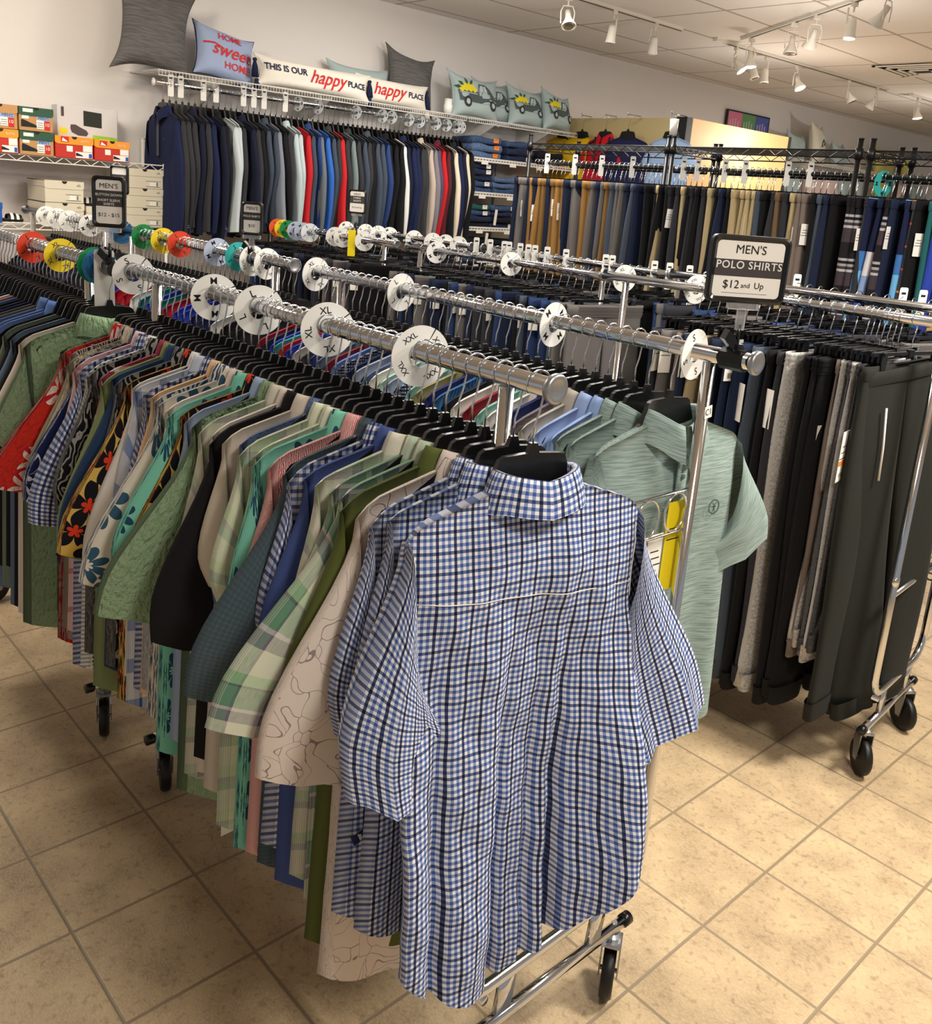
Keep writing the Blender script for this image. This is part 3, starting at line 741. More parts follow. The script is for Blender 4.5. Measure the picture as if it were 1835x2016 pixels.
A1 = [(GING, 'frontmost blue and white gingham shirt of the foreground rail, its back facing out'), (GING, 'gingham shirt directly behind the frontmost gingham shirt'), (GING, 'third gingham shirt, pressed against the cream embroidered one'),
 (EMB, 'cream shirt with stitched leaf outlines behind the front gingham shirts'), (OLIVE, 'dark olive green linen shirt beside the cream embroidered shirt'), (GPLAID, 'green and cream madras plaid shirt next to the dark olive one'), (GPLAID, 'second green and cream plaid shirt from the front'),
 (GGREY, 'grey and sage checked shirt behind the two bold green plaid ones'), (ROYAL, 'plain royal blue shirt between the plaid and the wider gingham'), (GING2, 'navy and white gingham shirt right behind the plain royal blue one'), (SLATE, 'slate grey shirt with a tiny tonal check and wide sleeves'),
 (HOUND, 'red and white houndstooth shirt of which the collar shows'), (MINTF, 'mint green shirt with navy palm prints near the front'), (GPALE, 'pale green plaid shirt between the mint print and the next plaid'), (GPALE, 'pale green plaid shirt next to the blue chambray'), (CHAM, 'blue chambray shirt next to the pale green plaids'), (OATM, 'oatmeal linen shirt between the chambray and the black shirt'),
 (BLK, 'plain black shirt in the middle of the foreground rail'), (CREAM, 'cream shirt just left of the plain black one'), (GGREY, 'grey green plaid shirt in front of the big sage seersucker'), (SAGE, 'sage green seersucker shirt with a wide sleeve in the middle of the rail'), (LBLUE, 'pale blue grey linen shirt behind the sage seersucker'),
 (YELH, 'mustard yellow shirt with black hibiscus flowers beside the mint one'), (MINTF, 'mint green shirt with teal flowers in the middle of the rail'), (CREAM, 'plain cream linen shirt left of the mint flowered one'), (TEALF, 'cream shirt with large teal blue flowers'), (NAVT, 'navy and white brush-print tropical shirt'), (PEACH, 'peach shirt showing a slim collar'),
 (GING2, 'blue gingham shirt behind the teal flowered cream shirt'), (BPLAID, 'white shirt with a wide blue plaid'), (WHT, 'plain white shirt with long sleeves right of the yellow hibiscus shirt'), (YELH, 'yellow shirt with large black hibiscus left of the plain white one'), (PALM, 'black shirt with grey palm leaves behind the yellow hibiscus'),
 (DENIM, 'dark denim blue shirt with rolled sleeves'), (SAGEO, 'plain sage olive shirt in the left half of the rail'), (MPLAID, 'maroon plaid shirt, a thin strip showing'), (PALM, 'black and grey palm leaf shirt left of the sage olive one'), (WDOT, 'white shirt with small dark dots'), (GING2, 'blue gingham shirt in front of the white dotted one'),
 (PINKP, 'pink plaid shirt near the far end'), (NAVF, 'navy shirt with white outlined flowers'), (CREAM2, 'cream seersucker shirt beside the navy flowered one'), (ZIG, 'dark maroon and white zigzag print shirt'), (REDH, 'red shirt with big white hibiscus flowers'), (SAGE, 'sage green seersucker shirt at the far end of the rail')]
n1 = len(A1); rng = random.Random(3)
for i, (m, lb) in enumerate(A1):
    x = .325-.0315*i if i else .335
    yaw = YAW1+rng.uniform(-.05, .05)+(.04 if i > 30 else 0)
    shirt_hanger((x, -1.435, 1.45), yaw, 'black plastic shirt hanger with chrome hook on the foreground rail', 'hangers of the foreground rail')
    if i == 0:
        r, fold = garment('shirt', (x+.012, -1.435, 1.45), YAW1, m, lb, W=.212, L=.84, SL=.40, th=.03, A=.044, seed=5, nu=110, nv=90, sout=(.05, .15), sw=.128, hemflare=1.0, tail=.10, lobes=[(-.55, .38, -.07), (.72, .3, -.05), (.1, .16, .02), (-.14, .055, .045), (.36, .05, .04), (.16, .035, .02), (-.72, .06, .03)], hraise=.12, fold_k=(2.6, 5.2, 9.5), cw=.034, lean=.02, wr=.0045)
        bd = [c for c in r.children if c.name.startswith('torso')][0].data; nu_, N_ = 110, 218; row = [bd.vertices[k].co for k in range(16*N_+nu_, 17*N_)]
        obj('yoke_seam', MB().tube([(c.x, c.y-.0012, -.315-.012*(c.x/.2)) for c in row], .0008, 5).me('yoke_seam', [WHT], True), r)
        for sx_ in (-.2, .2):
            col_ = [min((bd.vertices[k].co for k in range(i_*N_+nu_, (i_+1)*N_)), key=lambda c: abs(c.x-sx_)) for i_ in range(4, 24)]
            obj('shoulder_seam', MB().tube([(c.x, c.y-.001, c.z) for c in col_], .0011, 5).me('shoulder_seam', [WHT], True), r)
    else:
        L = .80+rng.uniform(-.05, .07); SL = .33+rng.uniform(-.03, .05)
        if i in (1, 2): L, SL = .78, .36
        if i == 3: L, SL = .93, .40
        if i == 4: L, SL = .88, .36
        if i in (5, 6): L, SL = .83, .34
        if i == 10: SL = .37
        if i == 20: L, SL = .9, .36
        if i == 30: SL = .42
        ft = {3: .07, 4: .03, 5: .13, 6: .05, 8: .0, 10: .09, 17: .05, 20: .11, 22: .06, 23: .05, 25: .1, 30: .05, 31: .09, 33: .06, 34: .04, 36: .02, 38: .06, 40: .07, 41: .04, 43: .12, 44: .04}.get(i)
        so = (.015+rng.uniform(-.01, .01)) if ft is None else .03+ft
        SL += 0 if ft is None else .035
        r, fold = garment('shirt', (x, -1.435+rng.uniform(-.008, .008), 1.45), yaw, m, lb, W=.205+rng.uniform(-.008, .012), L=L, SL=SL, th=.0125, A=.014, seed=11+i % 6, sout=(so, .03), sw=.100 if ft is None else .14 if i in (5, 10, 20, 3) else .118, fold_k=(3.1, 6.3, 10), wr=.0015)
    if i in (3, 20, 43, 44, 2):
        price_tag(r, (-.2, -.015, -.145-.58), 0, .018, .022, [NAVYINK, PAPER, ORANGE], 2, name='hem_label', ry=1.2)
    if i in (8, 20): price_tag(r, (-.12, .0, -.17-(.82 if i == 8 else .9)), .3, .045, .06, lines=0)
# second rail: polo shirts
SH = heather((116, 134, 128), (158, 176, 170), 16, 420)
A2 = [(SH, 'sage heather polo shirt at the near end of the second rail, its front facing out'), (SH, 'second sage heather polo shirt, pressed behind the first'), (SH, 'third sage heather polo shirt from the near end'), (solid((140, 166, 214)), 'light blue polo shirt with a pale collar edge'), (solid((150, 170, 216)), 'periwinkle polo shirt next to the light blue one'),
 (solid((176, 168, 158)), 'light taupe polo shirt between blue and mauve ones'), (heather((112, 102, 104), (134, 124, 126)), 'mauve grey striped polo shirt'), (solid((30, 40, 92)), 'navy polo shirt left of the mauve grey one'), (WHT, 'white polo shirt behind the navy one'), (solid((138, 190, 178)), 'aqua mint polo shirt left of the navy one'), (solid((130, 30, 40)), 'dark red polo shirt beside the aqua one'), (WHT, 'white polo shirt beside the dark red one'),
 (solid((34, 38, 50)), 'charcoal polo shirt left of the dark red one'), (waves((36, 84, 140), (80, 130, 180), 30, 10), 'bright blue leaf print shirt collar on the second rail'), (solid((40, 50, 110)), 'royal navy polo shirt beside the blue leaf print'), (solid((150, 146, 100)), 'khaki green polo shirt left of the royal navy one'), (solid((140, 186, 180)), 'aqua polo shirt behind the khaki one'), (dots((30, 38, 78), (200, 206, 220), 120), 'navy polo shirt with white dots'),
 (LBLUE, 'pale blue grey polo shirt'), (solid((176, 210, 200)), 'pale mint polo shirt behind the navy dotted one'), (WHT, 'white polo shirt under the XXL ring'), (CHAM, 'denim blue polo shirt left of the XXL ring'), (solid((148, 158, 180)), 'cool grey polo shirt beside the denim blue one'), (NAVY, 'navy polo shirt in the middle of the second rail'), (dots((24, 32, 66), (160, 170, 200), 140), 'dark pin-dot polo shirt in the rail\'s middle'), (BLUEP, 'blue polo shirt below the second L ring'),
 (solid((120, 30, 48)), 'burgundy polo shirt left of the plain blue one'), (solid((90, 110, 130)), 'steel blue polo shirt left of the burgundy one'), (solid((50, 60, 120)), 'indigo polo shirt left of the steel blue one'), (CHARC, 'charcoal grey polo shirt far along the second rail'), (solid((190, 186, 180)), 'light grey polo shirt far along the second rail'), (solid((40, 60, 170)), 'cobalt blue polo shirt beside the bright red one'), (solid((186, 34, 50)), 'bright red polo shirt on the second rail'), (solid((60, 150, 150)), 'teal polo shirt left of the bright red one'), (solid((44, 70, 180)), 'vivid blue polo shirt next to the teal one'), (NAVY, 'navy polo shirt under the second rail\'s XL ring'), (solid((150, 30, 50)), 'crimson polo shirt at the far end of the second rail')]
for i, (m, lb) in enumerate(A2):
    x = .17-.0345*i if i else .19
    yaw = 1.5+rng.uniform(-.07, .07)
    shirt_hanger((x, -.885, 1.45), yaw, 'black plastic shirt hanger with chrome hook on the polo shirt rail', 'hangers of the polo shirt rail')
    if i == 0:
        r, fold = garment('polo_shirt', (x+.012, -.875, 1.45), 1.42, m, lb, 'shirt', W=.205, L=.71, SL=.27, th=.03, A=.013, seed=4, nu=40, nv=40, sout=(.03, .10), sw=.128, hemflare=1.05, tail=.01, fold_k=(4, 8, 13), side=-1, cw=.036)
        pl = MB(); pl.prism(rr_out(.03, .12, .004, 2), -.002, .001); pl.v = [(a, b-.041, c-.255) for a, b, c in pl.v]; obj('placket', mesh('placket', pl.v, pl.f, m, [(a, c) for a, b, c in pl.v]), r)
        b = MB()
        for z in (-.215, -.255, -.295): b.lathe([(.0, 0), (.005, .0), (.0055, .002), (.0, .003)], 12, 0, Matrix.Translation((0, -.043, z)) @ Matrix.Rotation(PI/2, 4, 'X'))
        obj('button', b.me('button', [solid((96, 118, 110))]), r)
        e_ = MB(); Me = frame((.1, -.049, -.33), (1, 0, 0), (0, 0, 1)); e_.lathe([(.013, 0), (.0165, 0), (.0165, .0008), (.013, .0008)], 26, 0, Me)
        text_on(e_, ')(', Me @ Matrix.Translation((0, 0, .0006)), .024, 0, fat=.03, spacing=.7); e_.box(.093, .107, -.0496, -.0490, -.331, -.3285)
        obj('chest_emblem', e_.me('chest_emblem', [solid((74, 96, 90))]), r)
        t_ = price_tag(r, (-.02, -.055, -.30), .1, .05, .19, [YEL, INK, ORANGE], 2, name='hang_tag', label='yellow hang tag'); price_tag(r, (-.075, -.062, -.36), .1, .045, .12, lines=4, name='price_tag')
    else:
        garment('polo_shirt', (x, -.885, 1.45), yaw, m, lb, 'shirt', W=.2, L=.68+rng.uniform(-.04, .05), SL=.25, th=.014, A=.01, seed=21+i % 5, sout=(.03, .05), sw=.1, side=-1)
# the rack behind: B
B1 = [(SAGE, 'sage seersucker shirt at the near end of the rear left rail'), (CREAM, 'cream t-shirt beside the sage seersucker shirts'), (BLK, 'black t-shirt between the cream and the denim blue one'), (solid((96, 116, 140)), 'muted blue shirt behind the black one'), (BLK, 'second black t-shirt of the rear rail'), (GREYG, 'dark sage shirt beside the bright blue one'),
 (BLK, 'third black t-shirt, left of the dark sage shirt'), (BLUEP, 'cornflower blue shirt with a long hem at the left edge'), (solid((110, 130, 170)), 'dusty blue shirt at the left edge'), (DBLUE, 'denim blue shirt at the left edge'), (solid((104, 98, 92)), 'taupe grey shirt at the left edge'), (solid((84, 84, 80)), 'dark taupe shirt at the left edge'), (NAVY, 'navy shirt left of the taupe ones'),
 (solid((40, 44, 56)), 'ink blue shirt left of the navy one'), (solid((24, 30, 50)), 'midnight blue shirt left of the ink blue one'), (solid((70, 100, 150)), 'mid blue shirt farther back at the left edge'), (solid((170, 110, 100)), 'faded red shirt at the far left'), (WHT, 'white shirt at the far left'), (CHARC, 'charcoal shirt at the far left'), (NAVY, 'navy shirt at the far left'), (BLK, 'black shirt at the far left edge'), (GREY, 'mid grey shirt at the far left edge')]
for i in range(32):
    x = -1.17-.034*i
    yaw = YAW1+rng.uniform(-.06, .06)
    shirt_hanger((x, -1.47, 1.455), yaw, 'black plastic shirt hanger with chrome hook on the rear rail at the left', 'hangers of the rear left rail')
    if i < len(B1):
        m, lb = B1[i]
        garment('shirt', (x, -1.47, 1.455), yaw, m, lb, W=.21, L=.82+rng.uniform(-.08, .08), SL=.28+.1*(i == 7), th=.013, A=.012, seed=31+i % 4, sout=(.05, .03), collar=i in (0, 7, 9), sw=.108)
B2c = [('red', (170, 30, 44)), ('blue', (40, 66, 190)), ('white', (226, 224, 220)), ('teal', (40, 120, 120)), ('black', (24, 24, 28)), ('purple', (78, 66, 96)), ('navy', (30, 36, 80)), ('coral', (214, 90, 60))]
cnt = {}
for i in range(34):
    x = -1.2-.034*i
    yaw = 1.5+rng.uniform(-.08, .08)
    shirt_hanger((x, -.89, 1.455), yaw, 'black plastic shirt hanger with chrome hook on the rail of coloured size rings', 'hangers of the colour ring rail')
    if i % 2 == 0:
        c = B2c[rng.choice([0, 1, 2, 3, 4, 4, 5, 6, 1])]; cnt[c[0]] = cnt.get(c[0], 0)+1
        garment('shirt', (x, -.89, 1.455), yaw, solid(c[1]), '%s shirt under the coloured rings, %s %s one from its near end' % (c[0], ordw(cnt[c[0]]), c[0]), W=.2, L=.7, SL=.25, th=.016, A=.01, seed=41+i % 3, collar=False)
for i in range(24):
    x = -2.56-.034*i-.0; shirt_hanger((x, -.885, 1.46), 1.5+rng.uniform(-.1, .1), 'black plastic shirt hanger with chrome hook below the white rings near the shoe boxes', 'hangers near the shoe boxes')
    if i % 3 == 0: garment('shirt', (x, -.885, 1.46), 1.5, solid([(30, 30, 34), (60, 54, 74), (40, 44, 60), (24, 24, 26)][i//3 % 4]), 'dark shirt below the white rings near the shoe boxes, %s from its near end' % ordw(i//3+1), W=.22, L=.7, SL=.25, th=.02, A=.01, seed=44, collar=False)
# ------------------------------------------------------------------ trousers on the middle and right racks
PT = {'black': (18, 18, 20), 'charcoal': (46, 46, 51), 'navy': (26, 34, 56), 'grey': (98, 94, 92), 'khaki': (166, 148, 112), 'dark blue': (36, 54, 92), 'taupe': (112, 100, 92), 'slate': (66, 74, 86), 'brown': (104, 84, 62)}
PM = {k: solid(v, 'soft', .1) for k, v in PT.items()}
HG = heather((150, 148, 146), (196, 192, 188), 120, 120); HGD = heather((62, 62, 66), (92, 92, 96), 120, 120); OLB = solid((36, 37, 33), 'soft', .05); DNAVY = solid((26, 38, 62), 'soft', .1)
C2 = [(OLB, 'near-black olive joggers with a white zip pocket, facing out at the right edge', 0), (OLB, 'second olive black joggers behind the ones with the white zip'), (HGD, 'charcoal heather joggers with puffy waistband'), (HG, 'light grey heather joggers close behind the olive pair'), (HGD, 'charcoal joggers between two light grey pairs'), (HG, 'light grey heather joggers, second light pair from the right'),
 (PM['taupe'], 'taupe joggers with gathered waistband'), (PM['black'], 'black joggers beside the taupe pair'), (PM['black'], 'thick black fleece joggers with two white tags'), (PM['black'], 'black joggers left of the fleece pair'), (HG, 'grey heather sweatpants left of the black fleece pair'), (PM['charcoal'], 'charcoal joggers beside the grey heather sweatpants'),
 (PM['black'], 'black track pants with an orange tag'), (PM['slate'], 'slate grey track pants'), (DNAVY, 'navy joggers beside the slate track pants'), (DNAVY, 'navy joggers, second of the navy group'), (DNAVY, 'navy joggers carrying the XXL picture tag'), (PM['navy'], 'dark navy joggers behind the polo rail\'s end cap'), (PM['black'], 'black joggers behind the polo rail\'s end'), (PM['khaki'], 'pale khaki joggers beside the chrome post'), (PM['navy'], 'navy trousers behind the S ring'), (PM['taupe'], 'mauve brown lounge pants with purple drawstring'), (PM['grey'], 'grey trousers behind the M ring'), (PM['charcoal'], 'charcoal trousers behind the sign')]
def on_rack(loc, rz, x, y, z):
    c, s = math.cos(rz), math.sin(rz); return (loc[0]+c*x-s*y, loc[1]+s*x+c*y, z)
RC2 = (.235, .575, 0); rzc = .07
xs = [-.06]
for i in range(1, len(C2)): xs.append(xs[-1]-(.04 if i == 1 else .016 if i < 8 else .035))
for i, it in enumerate(C2):
    m, lb = it[0], it[1]; p = on_rack(RC2, rzc, xs[i]-.02, -.235, 1.457)
    yaw = 1.5+rng.uniform(-.1, .1) if i else 1.36; tl = rng.uniform(-.03, .03)
    clip_hanger(p, yaw, 'black clip hanger with chrome hook on the right jogger rail', 'clip hangers of the right jogger rail', 0)
    r = pants(p, yaw, m, lb, W=.215 if i == 0 else .165 if 1 < i < 7 else .2, L=1.13-.02*(i % 3)-(.2 if 1 < i < 7 else 0), th=.009 if 1 < i < 7 else .017, A=.012 if i else .02, seed=60+(i % 5), drop=-.135, puffy=(m in (HG, HGD) or i in (7, 8, 9)), cuffs=True, name='joggers', cat='trousers', hem=.085)
    if i == 0:
        r.rotation_euler[1] = -.1
        z = MB().tube([(-.13, -.028, -.24), (-.126, -.03, -.36), (-.128, -.03, -.46)], .0035, 6); obj('pocket_zip', z.me('pocket_zip', [WHITE], True), r)
    if i in (2,): price_tag(r, (-.21, -.02, -.32), .2, .055, .15, lines=3, band=True, text=('XXL', .016, -.055))
    if i == 8:
        price_tag(r, (-.15, -.035, -.33), -.1, .062, .1, lines=4); price_tag(r, (-.08, -.035, -.32), -.15, .055, .1, lines=3, name='size_tag')
    if i in (12, 14): price_tag(r, (-.20, -.02, -.25), 1.2, .04, .12, lines=2, band=True)
    if i == 16:
        o = price_tag(r, (-.2, -.025, -.12), -.25, .058, .13, lines=0, band=True, text=('XXL', .011, -.0165), name='picture_tag', label='white tag with a picture of navy leggings and an orange XXL band')
        q = MB(); q.prism([(-.028, -.0), (.028, -.0), (.028, -.028), (-.028, -.028)], -.0010, -.0007, 0)
        q.prism([(-.012, -.036), (.012, -.036), (.015, -.05), (.013, -.078), (.009, -.08), (.002, -.052), (-.006, -.08), (-.011, -.078), (-.014, -.05)], -.0016, -.0012, 1)
        for k in range(9): q.box(-.017+.004*k, -.0155+.004*k+.0012*(k % 2), -.0014, -.001, -.122, -.105, 2)
        obj('tag_print', q.me('tag_print', [plain('grey_print', (170, 170, 172)), NAVYINK, INK]), o)
    if i in (18, 19, 20, 21, 22, 23): price_tag(r, (-.2, -.02, -.17), rng.uniform(-.3, .5), .045, .1, lines=2)
def fill(rackname, x0, x1, y0, y1, z, n, cols, where, gap=0, L=1.0, step=1, tags=.3, drop=-.12, seed0=70, cat='trousers'):
    cnt = {}
    for i in range(n):
        f = i/(n-1); x = x0+(x1-x0)*f+rng.uniform(-.006, .006); y = y0+(y1-y0)*f
        yaw = 1.5+rng.uniform(-.34, .34)
        clip_hanger((x, y, z), yaw, 'black clip hanger with chrome hook on the %s' % where, 'clip hangers of the %s' % where, rng.uniform(-.02, .02))
        if i % step: continue
        c = rng.choice(cols); cnt[c] = cnt.get(c, 0)+1
        r = pants((x, y, z), yaw, PM[c], '%s trousers on the %s, %s such from the near end' % (c, where, ordw(cnt[c])), W=.18, L=L, th=.016, A=.008, seed=seed0+i % 4, drop=drop, puffy=i % 3 == 0)
        if rng.random() < tags: price_tag(r, (-.17, -.02, -.16), rng.uniform(-.6, .6), .04, .09, lines=2)
dark = ['black', 'black', 'charcoal', 'navy', 'slate', 'charcoal', 'grey', 'dark blue', 'black', 'navy']
fill('C1', -1.12, -2.3, .54, .54, 1.425, 27, dark, 'middle rail nearer the shirts', tags=.25)
fill('C0', -2.6, -3.7, .54, .54, 1.425, 20, dark, 'front rail before the jackets', step=1, tags=.1)
fill('D1', -1.10, -2.3, 1.06, 1.06, 1.425, 24, dark, 'middle rail of size tabs', tags=.1)
fill('D2', .06, -.82, .835, .77, 1.46, 20, dark, 'rail behind the right joggers', tags=.1)
fill('D0', -2.6, -3.8, 1.06, 1.06, 1.425, 18, dark, 'rail below the jacket hems', step=2, tags=0)

# ------------------------------------------------------------------ black wire shelving with trousers behind
BLKW = plain('black_wire', (20, 20, 21), .35)
def wire_edge(m, a, b, h=.032, r=.0035, n=12, mi=0):
    a = Vector(a); b = Vector(b); up_ = Vector((0, 0, h))
    m.tube([a, b], r, 6, mi); m.tube([a-up_, b-up_], r, 6, mi)
    pts = []
    for i in range(n*2+1): pts.append(a.lerp(b, i/(2*n))-(up_ if i % 2 else Vector((0, 0, 0))))
    m.tube(pts, r*.75, 5, mi)
def wire_shelf(x0, x1, y0, y1, z, mat, par, along='x', h=.032, rw=.0022):
    m = MB()
    n = max(4, int((x1-x0 if along == 'x' else y1-y0)/.09))
    if along == 'x':
        wire_edge(m, (x0, y0, z), (x1, y0, z), h, n=n); wire_edge(m, (x0, y1, z), (x1, y1, z), h, n=n); wire_edge(m, (x0, y0, z), (x0, y1, z), h, n=4); wire_edge(m, (x1, y0, z), (x1, y1, z), h, n=4)
        k = int((x1-x0)/.028)
        for i in range(1, k): x = x0+(x1-x0)*i/k; m.tube([(x, y0, z), (x, y1, z)], rw, 4)
    else:
        wire_edge(m, (x0, y0, z), (x0, y1, z), h, n=4); wire_edge(m, (x1, y0, z), (x1, y1, z), h, n=n); wire_edge(m, (x0, y0, z), (x1, y0, z), h, n=4); wire_edge(m, (x0, y1, z), (x1, y1, z), h, n=4)
        k = int((y1-y0)/.028)
        for i in range(1, k): y = y0+(y1-y0)*i/k; m.tube([(x0, y, z), (x1, y, z)], rw, 4)
    return obj('wire_shelf', m.me('wire_shelf', [mat]), par)
def wire_unit(x0, x1, y0, y1, zt, zs, mat, label, cat, along='x', posts=None, rails=None, group=None, pr=.0125):
    r = empty('wire_shelving', (x0, y0, 0), 0, label, cat, group)
    mi = Matrix.Translation((-x0, -y0, 0))
    objs = []
    for z in zs: objs.append(wire_shelf(x0, x1, y0, y1, z, mat, None, along))
    for (x, y) in ((x0, y0), (x1, y0), (x0, y1), (x1, y1)):
        m = MB().tube([(x, y, 0.0), (x, y, zt)], pr, 10).tube([(x, y, zt), (x, y, zt+.006)], pr+.002, 10)
        for z in zs: m.tube([(x, y, z-.04), (x, y, z+.01)], pr+.006, 10)
        objs.append(obj('post', m.me('post', [mat], True), None))
    for (y, z) in (rails or []): objs.append(obj('hang_bar', MB().tube([(x0, y, z), (x1, y, z)], .012, 12).me('hang_bar', [mat], True), None))
    for o in objs: o.parent = r; o.matrix_parent_inverse = mi
    return r
EX = [(-2.94, -1.87), (-1.86, -.80), (-.765, .30)]
for (a, b), lb in zip(EX, ('black wire shelving unit nearest the wall of jackets, trousers hung below its shelf', 'black wire shelving unit in the middle of the trouser wall', 'black wire shelving unit at the right edge with striped pants')):
    wire_unit(a+.012, b-.012, 1.88, 2.34, 2.09, (2.04, .18), BLKW, lb, 'shelving', rails=[(1.96, 1.93), (2.28, 1.93)])
cyl = obj('paper_cup', MB().lathe([(.0, 0), (.02, 0), (.024, .085), (.0225, .085), (.019, .006), (0, .006)], 24).me('paper_cup', [WHITE], True), None, (-1.865, 1.885, 2.1)); tag(cyl, 'white cylinder standing on the black shelf post', 'cup')
TAN = [solid((138, 102, 54), 'soft', .1), solid((120, 90, 52), 'soft', .1)]
EC = ['navy', 'taupe', 'grey', 'navy', 'tan', 'navy', 'tan', 'tan', 'navy', 'tan', 'tan', 'tan', 'navy', 'grey', 'grey', 'navy', 'tan', 'tan', 'grey', 'navy', 'grey', 'tan', 'slate', 'grey', 'grey', 'navy', 'slate', 'navy', 'black', 'khaki', 'black', 'black', 'black', 'charcoal', 'charcoal',
      'khaki', 'black', 'charcoal', 'black', 'charcoal', 'khaki', 'black', 'navy', 'black', 'khaki', 'khaki', 'khaki', 'khaki', 'slate', 'black', 'charcoal', 'brown', 'charcoal', 'khaki', 'taupe', 'taupe', 'black', 'slate', 'navy', 'black', 'stripe', 'stripe', 'stripe', 'charcoal', 'blue', 'block', 'stripe', 'navy', 'blue', 'spots', 'black', 'teal', 'royal']
STR = bands(((8, (30, 28, 32)), (1.2, (160, 158, 160)), (1.5, (30, 28, 32)), (1.2, (150, 150, 150)), (1.5, (60, 50, 56)), (1.2, (170, 168, 168)), (7, (64, 54, 60))), .2)
BLK2 = bands(((13, (26, 32, 60)), (5, (60, 110, 170)), (30, (104, 168, 216)), (5, (104, 168, 216))), .95); BLCK = bands(((15, (24, 30, 56)), (7, (206, 200, 204)), (6, (130, 150, 190)), (6, (40, 84, 180)), (30, (28, 32, 52))), 1.0)
SPT = bands(((9, (56, 56, 62)), (1, (200, 70, 50)), (9, (62, 62, 68)), (1, (200, 120, 50))), .2)
EM = dict(PM); EM.update({'stripe': STR, 'blue': BLK2, 'block': BLCK, 'spots': SPT, 'teal': solid((30, 86, 88), 'soft'), 'royal': solid((40, 60, 150), 'soft')})
cn = {}; ne = len(EC)
for i, c in enumerate(EC):
    x = -2.93+2.56*i/(ne-1)+rng.uniform(-.006, .006)
    if abs(x+1.865) < .03 or abs(x+.783) < .04: x += .05
    yaw = 1.45+rng.uniform(-.12, .12); y = 1.96; cn[c] = cn.get(c, 0)+1
    m = TAN[i % 2] if c == 'tan' else EM[c]
    desc = {'stripe': 'black pants with thin white stripes', 'blue': 'navy and light blue colour block pants', 'block': 'navy pants with white and blue blocks', 'spots': 'grey pants with red and orange bands', 'royal': 'blue pants with gold lettering'}.get(c, c+' trousers')
    clip_hanger((x, y, 1.93), yaw, 'black clip hanger with chrome hook on the black wire shelving', 'clip hangers of the black wire shelving')
    w_ = .17; tlt = rng.uniform(-.055, .055)
    r = pants((x, y, 1.93), yaw, m, '%s on the wire shelving, %s from the left' % (desc, ordw(cn[c])), W=w_, L=1.0, th=.021, A=.013, seed=90+i % 4, drop=-.105, tilt=tlt, puffy=c in ('stripe', 'charcoal'))
    if i in (1, 5, 9, 10, 33, 45, 53, 55, 61, 66, 70): price_tag(r, (-.16, -.03, -.22-.02*(i % 3)), rng.uniform(-.4, .6), .045, .1, lines=3)
    if c == 'royal':
        q = MB(); text_on(q, 'NIKE', frame((-.09, -.036, -.62), (0, 0, 1), (-1, 0, 0)), .15, 0, fat=.0)
        q.prism([(-.15, -.42), (-.115, -.40), (-.075, -.33), (-.06, -.27), (-.085, -.345), (-.12, -.385), (-.14, -.39)], -.038, -.036)
        obj('print', q.me('print', [plain('gold_print', (200, 170, 90))]), r)
for k, x in enumerate((-2.83, -2.6, -2.39, -2.16, -1.81, -1.72, -1.55, -1.43, -1.19, -1.07, -.84)):
    size_tab((x, 1.945, 1.945), PI/2-.5, 'white size tab on the black wire shelving rail, %s from the left' % ordw(k+1), None)
size_ring((-.71, 1.96, 1.90), 'M', 'teal', 'teal ring on the black wire shelving right of the double posts', r=.06, rz=-.3); size_ring((-.42, 1.96, 1.90), 'L', 'grey', 'lavender grey ring on the right black wire shelving', r=.055, rz=-.5)
for i in range(38):     # second row of hooks, behind
    clip_hanger((-2.9+.08*i+(.05 if abs(-2.9+.08*i+1.865) < .03 or abs(-2.9+.08*i+.78) < .03 else 0), 2.28, 1.93), 1.5, 'black clip hanger with chrome hook on the rear bar of the wire shelving', 'clip hangers of the rear bar')
    if i % 2 == 0: pants((-2.9+.08*i+.002, 2.28, 1.93), 1.5, PM['black'], 'black trousers on the rear bar of the wire shelving', 'trousers of the rear bar', W=.17, L=1.0, th=.03, A=.008, seed=95, drop=-.105)

# ------------------------------------------------------------------ jackets on the wall rail
JC = 'navy charcoal charcoal charcoal dark-navy charcoal navy dark-navy black pale-grey pale-grey charcoal dark-navy charcoal black slate slate ash black charcoal ice-grey ice-grey red slate blue grey bright-blue slate charcoal red charcoal grey-green charcoal slate charcoal black slate slate blue black black black white dark-navy navy navy charcoal charcoal beige mauve-grey purple-grey red maroon black cream navy dark-navy cream black'.split()
JR = {'navy': (26, 34, 66), 'charcoal': (50, 50, 54), 'dark-navy': (24, 28, 46), 'black': (22, 22, 25), 'pale-grey': (186, 196, 200), 'slate': (62, 70, 84), 'ash': (120, 126, 138), 'ice-grey': (176, 190, 194), 'red': (186, 34, 40), 'blue': (40, 62, 112), 'grey': (100, 106, 112), 'bright-blue': (48, 98, 180), 'grey-green': (110, 124, 124), 'white': (214, 214, 210), 'beige': (178, 164, 152), 'mauve-grey': (120, 114, 120), 'purple-grey': (74, 72, 98), 'maroon': (84, 34, 40), 'cream': (222, 204, 180)}
cn = {}; nj = len(JC)
wr = empty('wall_hang_rail', (-4.0, -.08, 2.18), 0, 'long chrome hang rail on the back wall carrying the jackets', 'hang rail')
obj('rail', MB().tube([(0, 0, 0), (0, 2.3, 0)], .014, 12).me('rail', [CHROME], True), wr)
for yb in (.35, 1.1, 1.9): obj('bracket', MB().prism([(-.3, -.014), (.0, -.014), (.004, .05), (-.01, .06), (-.3, .06)], yb-.004, yb+.004).me('bracket', [WHITEW]), wr)
